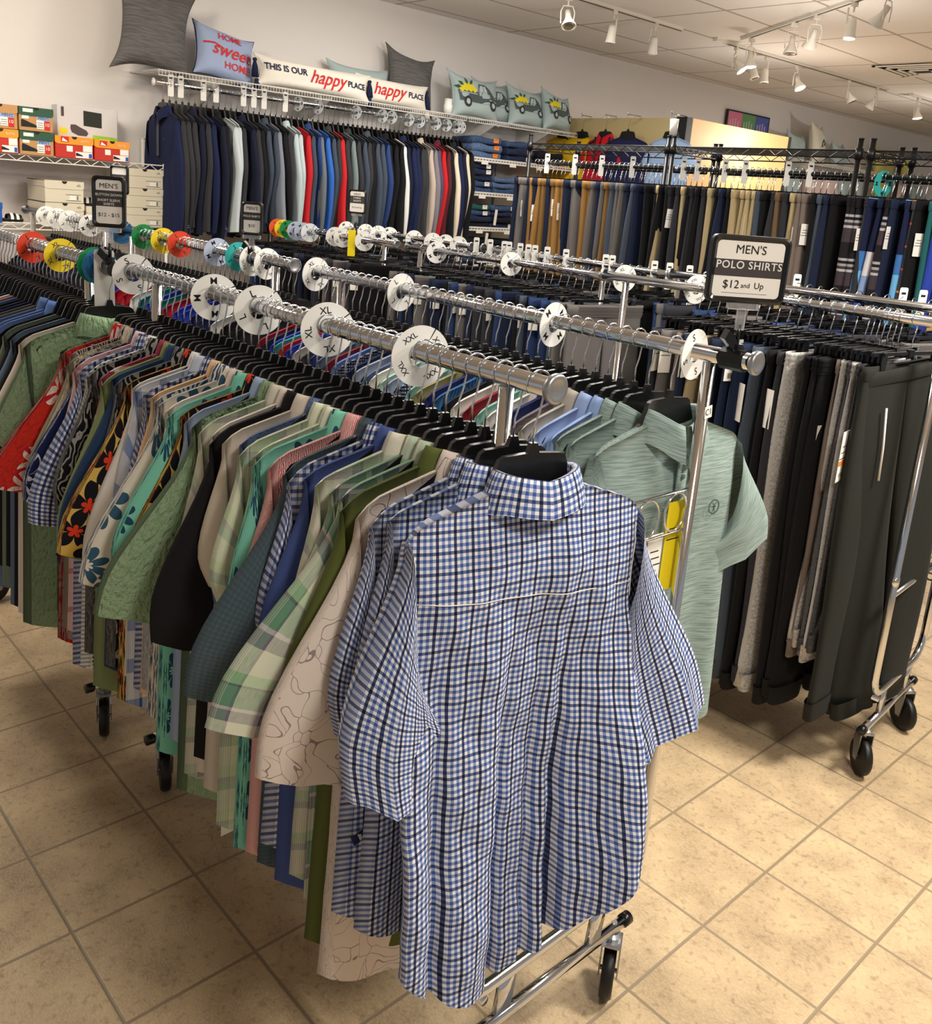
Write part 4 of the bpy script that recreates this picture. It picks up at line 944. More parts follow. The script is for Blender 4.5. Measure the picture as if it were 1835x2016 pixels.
for xx in (-.012, 2.31): obj('end_cap', MB().lathe([(0, 0), (.02, 0), (.024, .006), (.0, .012)], 16, 0, Matrix.Translation((0, xx, 0)) @ Matrix.Rotation(PI/2, 4, 'X')).me('end_cap', [WHITE], True), wr)
for i, c in enumerate(JC):
    y = -.04+2.25*i/(nj-1); yaw = rng.uniform(-.1, .06); cn[c] = cn.get(c, 0)+1
    shirt_hanger((-4.0, y, 2.18), yaw, 'black shirt hanger with chrome hook on the wall rail of jackets', 'hangers of the wall rail')
    nm = c.replace('-', ' ')
    SLv = rng.uniform(.6, .66)
    g, _ = garment('jacket', (-4.0, y, 2.18), yaw, solid(JR[c], 'soft', .1), '%s jacket on the wall rail, %s %s one from the left' % (nm, ordw(cn[c]), nm), 'jacket', W=.2, L=.63+rng.uniform(0, .05), SL=SLv, th=.017, A=.011, seed=100+i % 6, long=True, sout=(.02, .02+.06*rng.random()**2+(.05 if c in ('ice-grey', 'bright-blue', 'ash') else 0)), collar=i == 0 or i % 4 == 0, sw=.085, hemflare=1.02, side=-1)
    if i == 0: obj('zip_lining', MB().box(-.012, .012, -.034, -.03, -.4, -.16).me('zip_lining', [solid((80, 84, 96))]), g)
    if i in (2, 4, 6, 8): price_tag(g, (.19, -.01, -.66-.08), .9, .04, .09, mats=[NAVYINK, PAPER, ORANGE], lines=3)
for k, y in enumerate((.0, .06, .2, .28, .46, .53, .6, .75)):
    size_tab((-3.985, y, 2.19), 1.2, 'white size tab on the jacket rail, %s from the left' % ordw(k+1), None)
for k, y in enumerate((.85, 1.0, 1.3, 1.52, 1.6, 1.75, 1.85, 2.0, 2.1, 2.2, 2.24)):
    size_ring((-4.0, y, 2.172), 'M', 'clear', 'clear size ring on the jacket rail, %s from the left' % ordw(k+1), r=.045, rz=-PI/2+.3)
# ------------------------------------------------------------------ white wire shelving with shoe boxes
wire_unit(-4.26, -3.95, -1.75, -.045, 1.87, (1.725, 1.375, .5), WHITEW, 'white wire shelving unit holding shoe boxes against the back wall', 'shelving', along='y', pr=.0125)
CARD = {'kraft': plain('kraft_card', (186, 142, 92), .8), 'green': plain('green_card', (44, 82, 62), .6), 'orange': plain('orange_card', (232, 150, 44), .6), 'red': plain('red_card', (190, 48, 34), .6), 'cream': plain('cream_card', (214, 206, 184), .75), 'blue': plain('blue_card', (30, 84, 170), .6), 'whitebox': plain('white_box_card', (206, 206, 206), .7), 'lime': plain('lime_print', (150, 196, 50), .6), 'lblue': plain('light_blue_print', (150, 170, 214), .7)}
def shoe_box(y0, y1, z0, h, body, lid, label, style, x=-3.94, depth=.28):
    r = empty('shoe_box', (x-depth/2, (y0+y1)/2, z0), 0, label, 'shoe box'); w_ = (y1-y0)/2-.002; lh = h*.3
    b = bevel(obj('box_body', MB().box(-depth/2, depth/2, -w_, w_, 0, h-.004).me('box_body', [CARD[body]]), r), .002, 1)
    # front of the box faces +x
    l = MB(); n = 9; out = [(-w_-.002, h), (w_+.002, h), (w_+.002, h-lh)]
    out += [(w_-.012, h-lh-.008)]+[(-w_+.012, h-lh-.008), (-w_-.002, h-lh)]
    l.prism(out, depth/2+.0005, depth/2+.0025, axis='x'); l.box(-depth/2-.002, depth/2+.001, -w_-.002, w_+.002, h-.003, h); l.box(-depth/2, depth/2, w_, w_+.002, h-lh, h).box(-depth/2, depth/2, -w_-.002, -w_, h-lh, h)
    obj('lid', l.me('lid', [CARD[lid]]), r)
    q = MB(); xf = depth/2+.0028; xb = depth/2+.0008
    def rect(a, b_, c, d, mi, x_=xb): q.prism([(a, c), (b_, c), (b_, d), (a, d)], x_, x_+.0006, mi, axis='x')
    def tx(t_, y, z, s, mi, x_=xb, **kw): text_on(q, t_, frame((x_+.0012, y, z), (0, 1, 0), (0, 0, 1)), s, mi, **kw)
    q.prism([(.014*math.cos(a), h-.0005+.014*math.sin(a)) for a in np.linspace(PI, 2*PI, 9)], xf, xf+.0005, 1, axis='x')
    def shoe(y, z, s, mi):
        pts = [(-1, .35), (-.9, .62), (-.55, .5), (-.3, .42), (.2, .2), (.7, .05), (1, -.15), (1.02, -.35), (-1, -.35)]
        q.prism([(y+a*s, z+b_*s) for a, b_ in pts], xb+.0008, xb+.0014, mi, axis='x')
    if style == 'kraft':
        tx('MEN\'S', w_*.42, h*.56, .02, 6); tx('10', w_*.62, h*.3, .024, 0, xb+.001)
        rect(w_*.48, w_*.8, h*.08, h*.46, 3); rect(-.0, w_*.44, h*.12, h*.48, 0); rect(-w_*.85, -w_*.45, h*.5, h*.64, 0); rect(w_*.02, w_*.8, h*.48, h*.64, 5, xb-.0003)
        for k in range(3): rect(w_*.05, w_*.4, h*(.18+.09*k), h*(.20+.09*k), 1, xb+.0005)
        shoe(-w_*.45, h*.28, .038, 1); rect(-w_*.8, -w_*.2, h*.78, h*.93, 0, xf)
    elif style == 'orange':
        rect(-w_*.72, -w_*.3, h*.72, h*.97, 3, xf); q.prism([(-w_*.68, h*.76), (-w_*.34, h*.74), (-w_*.62, h*.92)], xf+.0008, xf+.0012, 0, axis='x'); tx('Surf To', w_*.55, h*.82, .014, 0, xf)
        rect(-w_*.42, -w_*.1, h*.3, h*.56, 0); rect(w_*.45, w_*.95, h*.34, h*.66, 0); rect(w_*.05, w_*.95, h*.04, h*.32, 0); rect(w_*.76, w_*.93, h*.06, h*.26, 7, xb+.0006); shoe(w_*.25, h*.18, .018, 1)
    elif style == 'cream':
        rect(w_*.05, w_*.85, h*.38, h*.395, 1); rect(w_*.05, w_*.85, h*.1, h*.115, 1); rect(w_*.25, w_*.75, h*.13, h*.34, 0); rect(w_*.62, w_*.72, h*.15, h*.34, 8, xb+.0005)
        for k in range(3): yy = w_*.66+.007*k; q.prism([(yy, h*.78), (yy+.005, h*.78), (yy+.002-.003*k, h*(.84+.03*k)), (yy-.003, h*(.84+.03*k))], xf, xf+.0006, 8, axis='x')
    obj('box_print', q.me('box_print', [PAPER, INK, ORANGE, REDINK, CARD['lime'], CARD['lblue'], NAVYINK, CARD['blue'], plain('grey_ink', (120, 118, 112))]), r)
    return r
Z1 = 1.726
shoe_box(-.835, -.665, Z1, .118, 'kraft', 'green', 'kraft shoe box with green lid marked MEN\'S 10, lower of the green lidded pair', 'kraft')
shoe_box(-.835, -.665, Z1+.12, .118, 'kraft', 'green', 'kraft shoe box with green lid marked MEN\'S 10, on top of its twin', 'kraft')
shoe_box(-1.01, -.84, Z1, .118, 'red', 'orange', 'red shoe box with orange lid at the left edge', 'orange')
shoe_box(-1.01, -.84, Z1+.12, .118, 'kraft', 'kraft', 'plain kraft shoe box at the left edge on a red and orange one', 'kraft')
shoe_box(-.66, -.46, Z1, .112, 'red', 'orange', 'red shoe box with orange lid beside the green lidded pair', 'orange')
shoe_box(-.455, -.26, Z1, .108, 'red', 'orange', 'red shoe box with orange lid, rightmost on the upper shelf', 'orange')
bb = empty('shoe_box', (-4.17, -.41, Z1), 0, 'large pale grey shoe box with a slip-on shoe picture leaning behind the red boxes', 'shoe box')
bevel(obj('box_body', MB().box(-.05, .04, -.17, .16, 0, .28).me('box_body', [CARD['whitebox']]), bb), .003, 1)
q = MB(); q.prism([(-.03, .18), (.07, .175), (.07, .255), (-.03, .26)], .0405, .0412, 1, axis='x'); q.prism([(.02, .1), (.155, .09), (.155, .13), (.02, .135)], .0405, .0412, 4, axis='x'); q.prism([(-.16, .13), (-.12, .13), (-.12, .16), (-.16, .16)], .0405, .0412, 9, axis='x')
q.prism([(-.085+a*.05, .15+b*.05) for a, b in [(-.3, .6), (.2, .65), (.7, .4), (1.4, .1), (1.6, -.2), (1.4, -.5), (.5, -.5), (-.2, -.2), (-.35, .2)]], .0405, .0415, 8, axis='x'); q.prism([(-.15, .22), (-.135, .22), (-.135, .27), (-.15, .27)], .0405, .0412, 8, axis='x')
text_on(q, 'S H O E', frame((.0416, .085, .112), (0, 1, 0), (0, 0, 1)), .016, 0)
q2 = MB(); q2.v, q2.f, q2.mi = q.v, q.f, q.mi
obj('box_print', q.me('box_print', [PAPER, plain('dark_picture', (28, 34, 24)), ORANGE, REDINK, CARD['lime'], CARD['lblue'], NAVYINK, CARD['blue'], plain('shoe_print', (74, 64, 68)), YEL]), bb)
Z2 = 1.376
for k in range(2): shoe_box(-.72, -.515, Z2+.115*k, .113, 'cream', 'cream', ['lower', 'upper'][k]+' cream shoe box of the left stack on the second shelf', 'cream')
for k in range(3): shoe_box(-.285, -.065, Z2+.108*k, .107, 'cream', 'cream', ['lowest', 'middle', 'top'][k]+' cream shoe box of the right stack beside the white post', 'cream')
shoe_box(-.505, -.30, Z2, .1, 'cream', 'cream', 'cream shoe box behind the tall folded sign', 'cream')
shoe_box(-1.12, -.93, Z2, .1, 'blue', 'blue', 'blue shoe box at the left edge of the second shelf', 'none')
def slipper(loc, rz, label, L=.13):
    r = empty('slide_sandal', loc, rz, label, 'sandal'); V = []; F = []; n = 20
    out = [(.5*math.cos(a)*L, (.2+.03*math.cos(a))*math.sin(a)*L*1.0) for a in np.linspace(0, 2*PI, n, endpoint=False)]
    bevel(obj('sole', MB().prism(out, 0, .016, axis='z').me('sole', [BLKRUB]), r), .004)
    for k, m_ in enumerate((BLKRUB, WHITE, BLKRUB, WHITE, BLKRUB)):
        x0 = -.02+.014*k; v = []
        for xx in (x0, x0+.0142):
            for a in np.linspace(0, PI, 12): v.append((xx, .032*math.cos(a), .012+(.034-abs(xx-.01)*.25)*math.sin(a)))
        obj('strap', mesh('strap', v, [(i, i+1, i+13, i+12) for i in range(11)], m_), r)
slipper((-4.02, -.87, Z2+.002), 1.57, 'black slide sandal with white stripes on the second shelf'); slipper((-4.05, -.46, Z2+.103), 1.3, 'white and black striped slide on the cream box behind the tall sign')

# ------------------------------------------------------------------ pillow shelf on the back wall
def vent_shelf(x0, x1, y0, y1, z, label, n_br=3):
    r = empty('ventilated_shelf', (x0, y0, z), 0, label, 'shelf'); L = y1-y0; D = x1-x0; m = MB()
    for (x, zz) in ((D, 0), (D, -.028), (D*.5, -.003), (.01, 0)): m.tube([(x, 0, zz), (x, L, zz)], .0032, 6)
    k = int(L/.02)
    for i in range(k+1): y = L*i/k; m.tube([(0, y, .003), (D, y, .003), (D+.002, y, -.028)], .0015, 4)
    obj('shelf_wires', m.me('shelf_wires', [WHITEW]), r)
    for i in range(n_br):
        y = L*(i+.5)/n_br; obj('shelf_bracket', MB().prism([(0, -.006), (D*.95, -.008), (D*.95, -.018), (.02, -.2), (0, -.2)], y-.004, y+.004).me('shelf_bracket', [WHITEW]), r)
    return r
vent_shelf(-4.3, -3.9, -.11, 2.2, 2.24, 'long white ventilated wall shelf carrying the decorative pillows'); vent_shelf(-4.3, -3.9, 2.23, 3.42, 2.24, 'shorter white wall shelf carrying the truck pillows', 2)
PGREY = heather((84, 82, 82), (108, 106, 106), 10, 180); PWHITE = solid((226, 220, 208)); PBLUE = solid((150, 164, 196)); PSAGE = solid((160, 176, 176)); PCREAM = solid((214, 208, 190)); PYEL = solid((190, 184, 110)); PNAVY = solid((32, 38, 66)); PPINK = solid((214, 190, 186))
def pillow(loc, w_, h, t, mat, label, lean=.2, turn=0, roll=0, ear=.04, decals=None, tassels=None, back=None, group=None):
    r = empty('throw_pillow', loc, 0, label, 'pillow', group); r.rotation_mode = 'QUATERNION'
    R = Matrix.Rotation(PI/2+turn, 4, 'Z') @ Matrix.Rotation(-lean, 4, 'X') @ Matrix.Rotation(roll, 4, 'Y'); r.rotation_quaternion = R.to_quaternion()
    n = 22; V = []; UV = []; F = []
    def surf(u, v):
        px = u*(1-.09*(1-v*v)*abs(u)**3)*w_/2; pz = v*(1-.09*(1-u*u)*abs(v)**3)*h/2+h/2
        e = ear*abs(u*v)**4; px += math.copysign(e, u)*.6; pz += math.copysign(e, v)*.6
        return px, pz
    def dep(u, v): return t/2*((1-u**4)*(1-v**4))**.55*(1+.06*math.sin(5*u+2*v)+.05*math.sin(7*v-3*u))
    for sd in (-1, 1):
        for i in range(n+1):
            for j in range(n+1):
                u = math.sin(PI/2*(2*j/n-1)); v = math.sin(PI/2*(2*i/n-1)); px, pz = surf(u, v)
                V.append((px, sd*dep(u, v), pz)); UV.append((px, pz))
    N = (n+1)**2
    for i in range(n):
        for j in range(n):
            a = i*(n+1)+j; F.append((a, a+1, a+n+2, a+n+1)); F.append((N+a, N+a+n+1, N+a+n+2, N+a+1))
    obj('cushion', mesh('cushion', V, F, mat, UV), r)
    e = []
    for k in range(80):
        s = k/80*4; q_, f_ = int(s), s-int(s); u, v = [(2*f_-1, -1), (1, 2*f_-1), (1-2*f_, 1), (-1, 1-2*f_)][q_]; px, pz = surf(u, v); e.append((px, 0, pz))
    obj('piping', MB().tube(e, .004, 6, closed=True).me('piping', [back or mat], True), r)
    if decals:
        bm = bmesh.new(); vs = []
        for (pts, mi, lay) in decals:
            if isinstance(pts, tuple):     # text: (string, size, cx, cz, kw)
                tv, tf = text_geo(pts[0], pts[1], **pts[4]); tv = [(a+pts[2], b+pts[3]) for a, b, _ in tv]
            else: tv, tf = pts, [tuple(range(len(pts)))]
            bv = [bm.verts.new((a, lay, b)) for a, b in tv]
            for f in tf:
                try: ff = bm.faces.new([bv[i] for i in f]); ff.material_index = mi
                except Exception: pass
        bmesh.ops.triangulate(bm, faces=bm.faces[:])
        for _ in range(4):
            le = [e_ for e_ in bm.edges if e_.calc_length() > .025]
            if not le: break
            bmesh.ops.subdivide_edges(bm, edges=le, cuts=1)
        for v in bm.verts:
            u = max(-1, min(1, v.co.x/(w_/2))); vv = max(-1, min(1, (v.co.z-h/2)/(h/2))); v.co.y = -dep(u, vv)*1.02-.0015-.0008*v.co.y
        me = bpy.data.meshes.new('pillow_print'); bm.to_mesh(me); bm.free()
        for m_ in (PNAVY, REDINK, plain('truck_print', (74, 86, 88), .8), plain('lemon_print', (222, 206, 40), .8), plain('leaf_print', (40, 84, 48), .8), plain('window_print', (176, 190, 190), .8), plain('tyre_print', (44, 48, 50), .8), PSAGE): me.materials.append(m_)
        obj('pillow_print', me, r)
    for (a, b, m_, ln) in (tassels or []):
        q = MB()
        for k in range(9): an = 2*PI*k/9; q.tube([(a, 0, b), (a+.012*math.cos(an), .012*math.sin(an), b-ln*.4), (a+.018*math.cos(an), .016*math.sin(an), b-ln)], .006, 5)
        q.lathe([(0, .012), (.012, .008), (.014, 0), (.01, -.01)], 10, 0, Matrix.Translation((a, 0, b)))
        obj('tassel', q.me('tassel', [m_], True), r)
    return r
SZ = 2.246
pillow((-4.03, -.09, SZ-.0), .38, .43, .15, PGREY, 'large charcoal grey pillow at the left end of the shelf', .12, -.1, .1, .07)
pillow((-4.06, .37, SZ), .40, .30, .13, PBLUE, 'pale blue pillow reading HOME sweet HOME with a red tassel', .28, .1, .16, .02, [(('HOME', .055, .0, .235, {'fat': .01}), 1, 1), (('sweet', .11, .01, .155, {'shear': .35, 'fat': .01}), 1, 1), (('HOME', .06, .05, .072, {'fat': .01}), 1, 1), ([(-.17, .17), (-.1, .18), (-.04, .16), (-.04, .168), (-.1, .19), (-.17, .18)], 1, 1)], [(-.13, .16, REDINK, .08)], PNAVY)
pillow((-3.99, .97, SZ), .86, .17, .11, PWHITE, 'long white lumbar pillow reading THIS IS OUR happy PLACE', .12, 0, .02, .01, [(('THIS IS OUR', .054, -.24, .105, {'fat': .02}), 0, 1), (('happy', .112, .06, .09, {'shear': .35, 'fat': .012}), 1, 1), (('PLACE', .052, .29, .085, {'fat': .02}), 0, 1)], [(-.43, .14, PNAVY, .1), (-.42, .02, PNAVY, .05), (.43, .14, PNAVY, .1), (.43, .03, PNAVY, .06)])
pillow((-4.05, 1.64, SZ), .62, .17, .11, PWHITE, 'second white lumbar pillow reading happy PLACE, partly behind the first', .12, 0, .02, .01, [(('happy', .112, -.07, .09, {'shear': .35, 'fat': .012}), 1, 1), (('PLACE', .052, .17, .085, {'fat': .02}), 0, 1)], [(.31, .14, PNAVY, .12), (.31, .03, PWHITE, .08)])
pillow((-4.2, 1.47, SZ), .5, .24, .1, PSAGE, 'pale sage pillow peeking out above the white lumbar pillows', .1, 0, 0, .04)
pillow((-4.15, 1.87, SZ), .42, .38, .13, PGREY, 'smaller charcoal grey pillow leaning behind the happy PLACE pillow', .15, .1, .1, .06)
def truck(s, cx, cz):
    T = lambda P: [(cx+a*s, cz+b*s) for a, b in P]; circ = lambda x, y, r, n=14: T([(x+r*math.cos(2*PI*k/n), y+r*math.sin(2*PI*k/n)) for k in range(n)])
    d = [(T([(-1, .12), (-.1, .12), (-.1, -.26), (-.95, -.26)]), 2, 1), (T([(-.1, .14), (-.04, .42), (.3, .42), (.4, .12), (.82, .06), (.96, -.02), (1, -.26), (-.1, -.26)]), 2, 1),
         (T([(-.03, .14), (.0, .36), (.14, .36), (.14, .14)]), 5, 2), (T([(.17, .14), (.17, .36), (.27, .36), (.35, .14)]), 5, 2), (T([(-.95, .02), (-.14, .02), (-.14, .05), (-.95, .05)]), 5, 2), (T([(.5, -.06), (.94, -.1), (.94, -.13), (.5, -.1)]), 5, 2),
         (circ(-.6, -.27, .19), 6, 3), (circ(.68, -.27, .19), 6, 3), (circ(-.6, -.27, .1), 5, 4), (circ(.68, -.27, .1), 5, 4)]
    for x, y, r in ((-.85, .16, .11), (-.66, .18, .11), (-.46, .18, .11), (-.26, .16, .09), (-.7, .27, .1), (-.5, .3, .11), (-.34, .26, .09)): d.append((circ(x, y, r, 10), 3, 2))
    for x, y, a in ((-.86, .34, 2.6), (-.62, .44, 2.2), (-.4, .42, .9), (-.98, .22, 2.9)):
        c, sn = math.cos(a), math.sin(a); d.append((T([(x+c*p-sn*q_, y+sn*p+c*q_) for p, q_ in ((-.12, 0), (0, .06), (.14, 0), (0, -.06))]), 4, 3))
    return d
for k, (y, x, w_, h, tn, rl, lb) in enumerate([(2.37, -4.0, .47, .29, .05, .03, 'pale sage pillow with a pickup truck full of lemons, leftmost of four'), (2.66, -4.1, .38, .29, .1, .0, 'sage truck pillow mostly hidden behind its left neighbour'), (2.95, -4.03, .38, .28, .05, .05, 'sage truck pillow, third from the left'), (3.28, -4.0, .40, .28, .25, .08, 'sage truck pillow at the right end of the shelf')]):
    pillow((x, y, SZ), w_, h, .13, PSAGE, lb, .2, tn, rl, .05, truck(.19*w_/.44, -.01 if k else .0, h*.52))
c = MB().lathe([(0, 0), (.03, 0), (.032, .06), (.028, .064), (.028, .1), (.031, .102), (.0, .104)], 24); tag(obj('candle_jar', c.me('candle_jar', [WHITE], True), None, (-3.95, 2.06, SZ)), 'small white canister at the end of the pillow shelf', 'canister')

# ------------------------------------------------------------------ jeans shelves
DEN = [heather((44, 62, 96), (74, 94, 128), 90, 90), heather((28, 36, 62), (46, 56, 84), 90, 90), heather((70, 92, 130), (100, 122, 156), 90, 90), solid((24, 26, 36)), solid((40, 90, 84))]
sh = empty('folded_goods_shelves', (-4.3, 2.3, 0), 0, 'white slotted wall shelves stacked with folded jeans beside the jackets', 'shelving')
for z in (1.97, 1.72, 1.46, 1.2):
    m = MB().box(0, .36, 0, 1.25, z-.018, z-.004); m.box(.36, .365, 0, 1.25, z-.028, z+.004)
    for k in range(40): m.box(.3651, .3656, .01+.031*k, .03+.031*k, z-.015, z-.009, 1)
    obj('shelf_board', m.me('shelf_board', [WHITEW, INK]), sh)
    for y in (.15, .45, .75): obj('price_strip', MB().box(.366, .367, y-.035, y+.035, z-.045, z-.015).me('price_strip', [PAPER]), sh)
m = MB(); 
for y in (0, .62, 1.24): m.box(0, .02, y-.01, y+.01, .0, 2.1)
obj('upright', m.me('upright', [WHITEW]), sh)
def folded(loc, w_, d, h, mat, label, group, rz=0, tagm=None):
    r = empty('folded_jeans', loc, rz, label, 'folded jeans', group); V = []; F = []; UV = []; n = 20; k = 9
    for i in range(k):
        a = -PI/2+PI*i/(k-1); xo = math.cos(a)*h/2; z = h/2+math.sin(a)*h/2
        for (yy) in np.linspace(-w_/2, w_/2, n): V.append((xo+.004*math.sin(yy*40+loc[2]*30), yy, z*(1+.12*math.sin(yy*23+loc[1]*9)))); UV.append((yy, z+xo))
    for yy in np.linspace(-w_/2, w_/2, n): V.append((-d, yy, h*.9)); UV.append((yy, d))
    for yy in np.linspace(-w_/2, w_/2, n): V.append((-d, yy, .0)); UV.append((yy, d+h))
    rows = [k+1]+list(range(k))+[k]
    for a, b in zip(rows[:-1], rows[1:]):
        for j in range(n-1): F.append((a*n+j, a*n+j+1, b*n+j+1, b*n+j))
    F.append(tuple(q*n for q in rows)); F.append(tuple(q*n+n-1 for q in rows)[::-1])
    obj('fabric', mesh('fabric', V, F, mat, UV), r)
    if tagm: o = price_tag(r, (h/2+.004, w_*.28, h*.9), PI/2, .05, .03, mats=[tagm, INK, tagm], lines=1)
for z, st in ((1.97, [(2.5, 3, (2, 2, 0)), (2.86, 3, (1, 1, 0)), (3.2, 2, (3, 3))]), (1.72, [(2.44, 5, (0, 0, 1, 1, 1)), (2.76, 3, (0, 2, 2)), (3.1, 3, (0, 0, 1))]), (1.46, [(2.45, 4, (3, 1, 0, 4)), (2.74, 4, (1, 3, 1, 0))]), (1.2, [(2.5, 4, (0, 1, 3, 3)), (2.8, 4, (1, 1, 2, 3))])):
    for y, n_, cols in st:
        zz = z-.004
        for k in range(n_):
            h = .04 if z != 1.97 else .05; h += .006*(k % 2)
            folded((-3.985+rng.uniform(-.02, .01), y+rng.uniform(-.01, .01), zz), .28, .24, h, DEN[cols[k % len(cols)]], 'folded denim jeans in the stacks on the white wall shelves', 'folded jeans on the wall shelves', rng.uniform(-.08, .08), ORANGE if (z == 1.97 and y < 2.7) else (PAPER if rng.random() < .4 else None)); zz += h*1.02
for k, (y, z) in enumerate(((2.52, 1.42), (2.60, 1.60), (2.82, 1.70), (2.70, 1.36))):
    o = obj('hanging_size_strip', MB().prism(rr_out(.03, .12, .005), -.0007, .0007).me('hanging_size_strip', [PAPER]), None, (-3.925, y, z-.06)); o.rotation_euler = (0, .1, PI/2+.1); tag(o, 'white size strip hanging in front of the folded jeans, %s' % ('low left', 'middle', 'top right', 'low right')[k], 'tag')

# ------------------------------------------------------------------ tan partition, tees, picture, far pillows
TANM = plain('tan_laminate', (214, 172, 116), .55); BEIGE = plain('beige_laminate', (196, 178, 130), .6); BLKM = plain('black_trim', (26, 26, 27), .6)
pt = empty('display_partition', (-3.0, 3.62, 0), 0, 'tan display partition with black corner trim behind the trouser wall', 'partition')
obj('side_panel', MB().box(-1.3, -.03, 0, .04, 0, 2.385).me('side_panel', [BEIGE]), pt)
obj('front_panel', MB().box(-.02, .02, .03, 1.5, 0, 2.385).me('front_panel', [TANM]), pt)
obj('corner_trim', MB().box(-.07, .025, -.03, .045, 0, 2.388).me('corner_trim', [BLKM]), pt); obj('end_trim', MB().box(-.025, .025, 1.5, 1.54, 0, 2.388).me('end_trim', [BLKM]), pt)
TC = [(-4.12, (214, 168, 22), 'mustard yellow t-shirt hanging leftmost on the partition'), (-3.90, (220, 176, 26), 'mustard yellow t-shirt overlapping the red one'), (-3.64, (184, 28, 44), 'red t-shirt with black shoulder straps on the partition'), (-3.40, (34, 36, 72), 'navy t-shirt on the partition'), (-2.98, (150, 176, 214), 'pale blue t-shirt at the corner of the partition')]
hb = empty('peg_hook_row', (-4.2, 3.58, 2.37), 0, 'row of short chrome pegs along the partition top', 'pegs')
for k, (x, c, lb) in enumerate(TC):
    y = 3.50-.02*k
    obj('peg', MB().tube([(x+4.2, 0, .02), (x+4.2, y-3.58-.02, .02), (x+4.2, y-3.58-.03, .035)], .004, 6).me('peg', [CHROME], True), hb)
    shirt_hanger((x, y, 2.37), rng.uniform(-.1, .1), 'black hanger with a long chrome hook on the tan partition', 'hangers of the partition')
    r, _ = garment('t_shirt', (x, y, 2.37), rng.uniform(-.1, .1), solid(c, 'soft', .08), lb, 'shirt', W=.19, L=.6, SL=.2, th=.022, A=.01, seed=120+k, collar=k in (2,), side=-1, sout=(.05, .05))
    if k == 2: obj('shoulder_strap', MB().tube([(-.07, -.035, -.15), (-.06, -.045, -.3), (-.02, -.045, -.42)], .007, 6).tube([(.09, -.035, -.15), (.05, -.045, -.3), (.0, -.045, -.42)], .007, 6).me('shoulder_strap', [BLKM], True), r)
pc = empty('framed_picture', (-4.285, 6.55, 2.67), 0, 'black framed picture with pink, green and blue panels high on the back wall', 'picture'); pc.rotation_euler = (-.0, 0, 0)
obj('picture_frame', MB().box(0, .02, -.42, .42, -.11, .08).me('picture_frame', [BLKM]), pc)
q = MB()
for k in range(3):
    q.box(.0202, .021, -.40+.268*k, -.135+.268*k, -.095, .065, k)
    for j in range(4): yy = -.36+.268*k+.05*j; q.box(.021, .0215, yy, yy+.012, -.08, -.02+.012*(j % 3), 3)
obj('picture_panel', q.me('picture_panel', [plain('pink_panel', (214, 120, 150)), plain('green_panel', (96, 150, 96)), plain('blue_panel', (80, 92, 170)), plain('bottle_white', (210, 200, 210))]), pc)
vent_shelf(-4.3, -3.9, 6.9, 11.2, 2.33, 'far white wall shelf with sage and yellow pillows', 4); vent_shelf(-4.3, -3.9, 6.9, 11.2, 1.9, 'lower far white wall shelf behind the trousers', 4)
for (y, w_, h, m_, lb, tn) in [(7.25, .5, .26, PSAGE, 'pale sage pillow at the left of the far shelf', .2), (7.75, .6, .40, PCREAM, 'cream pillow with a leaf print on the far shelf', .3), (8.25, .4, .24, PSAGE, 'sage pillow right of the cream one on the far shelf', .2), (9.5, .6, .28, PYEL, 'olive yellow pillow left of its pair on the far shelf', .1), (10.2, .6, .30, PYEL, 'olive yellow pillow at the right of the far shelf', .3)]:
    pillow((-4.05, y, 2.335), w_, h, .14, m_, lb, .15, tn, 0, .07, [([(-.12, .16), (-.06, .22), (.0, .17), (-.05, .18)], 4, 1), ([(-.1, .2), (-.02, .26), (.04, .24), (-.03, .22)], 4, 1), ([(.0, .2), (.07, .19), (.1, .24), (.04, .23)], 4, 1)] if m_ is PCREAM else None)
for k, (y, m_) in enumerate(((7.2, PSAGE), (7.7, PPINK), (8.1, PPINK), (8.5, PSAGE), (8.9, PSAGE), (9.5, PYEL), (10.1, PPINK), (10.6, PSAGE))):
    pillow((-4.02, y, 1.905), .42, .36, .14, m_, '%s pillow on the lower far shelf, %s from the left' % ({id(PSAGE): 'sage', id(PPINK): 'pale pink', id(PYEL): 'yellow'}[id(m_)], ordw(k+1)), .1, .1)

# ------------------------------------------------------------------ track lighting and vent
LAMPW = plain('lamp_white', (226, 220, 208), .5); GLOW = NT('lamp_glow'); GLOW.b.inputs['Emission Color'].default_value = (1, .93, .78, 1); GLOW.b.inputs['Emission Strength'].default_value = 14; GLOW = GLOW.fin((1, .95, .85, 1)); DARKL = plain('lamp_inside', (120, 110, 90), .3, .6)
def track(a, b, label):
    a = Vector(a); b = Vector(b); d = (b-a); r = empty('light_track', a, math.atan2(d.y, d.x), label, 'track'); L = d.length
    obj('track_rail', MB().box(0, L, -.018, .018, -.02, 0).box(0, L, -.006, .006, -.024, -.0201, 1).me('track_rail', [LAMPW, plain('track_slot', (90, 86, 80))]), r)
    obj('feed_cap', MB().box(-.14, 0, -.02, .02, -.024, 0).me('feed_cap', [LAMPW]), r)
track((-2.92, -1.5, 2.96), (-2.92, 3.3, 2.96), 'white ceiling light track running above the wall of jackets'); track((-2.9, 3.85, 2.96), (-2.83, 6.5, 2.96), 'white ceiling light track carrying many spotlights'); track((-2.6, 3.7, 2.96), (-.9, 2.55, 2.96), 'white light track angling across the ceiling'); track((-2.75, 7.0, 2.96), (-2.75, 11, 2.96), 'far white light track at the right edge')
HB = MB().lathe([(0, .0), (.022, .0), (.026, -.02), (.03, -.09), (.034, -.1), (.034, -.112), (.03, -.112)], 20).me('lamp_can', [LAMPW], True)
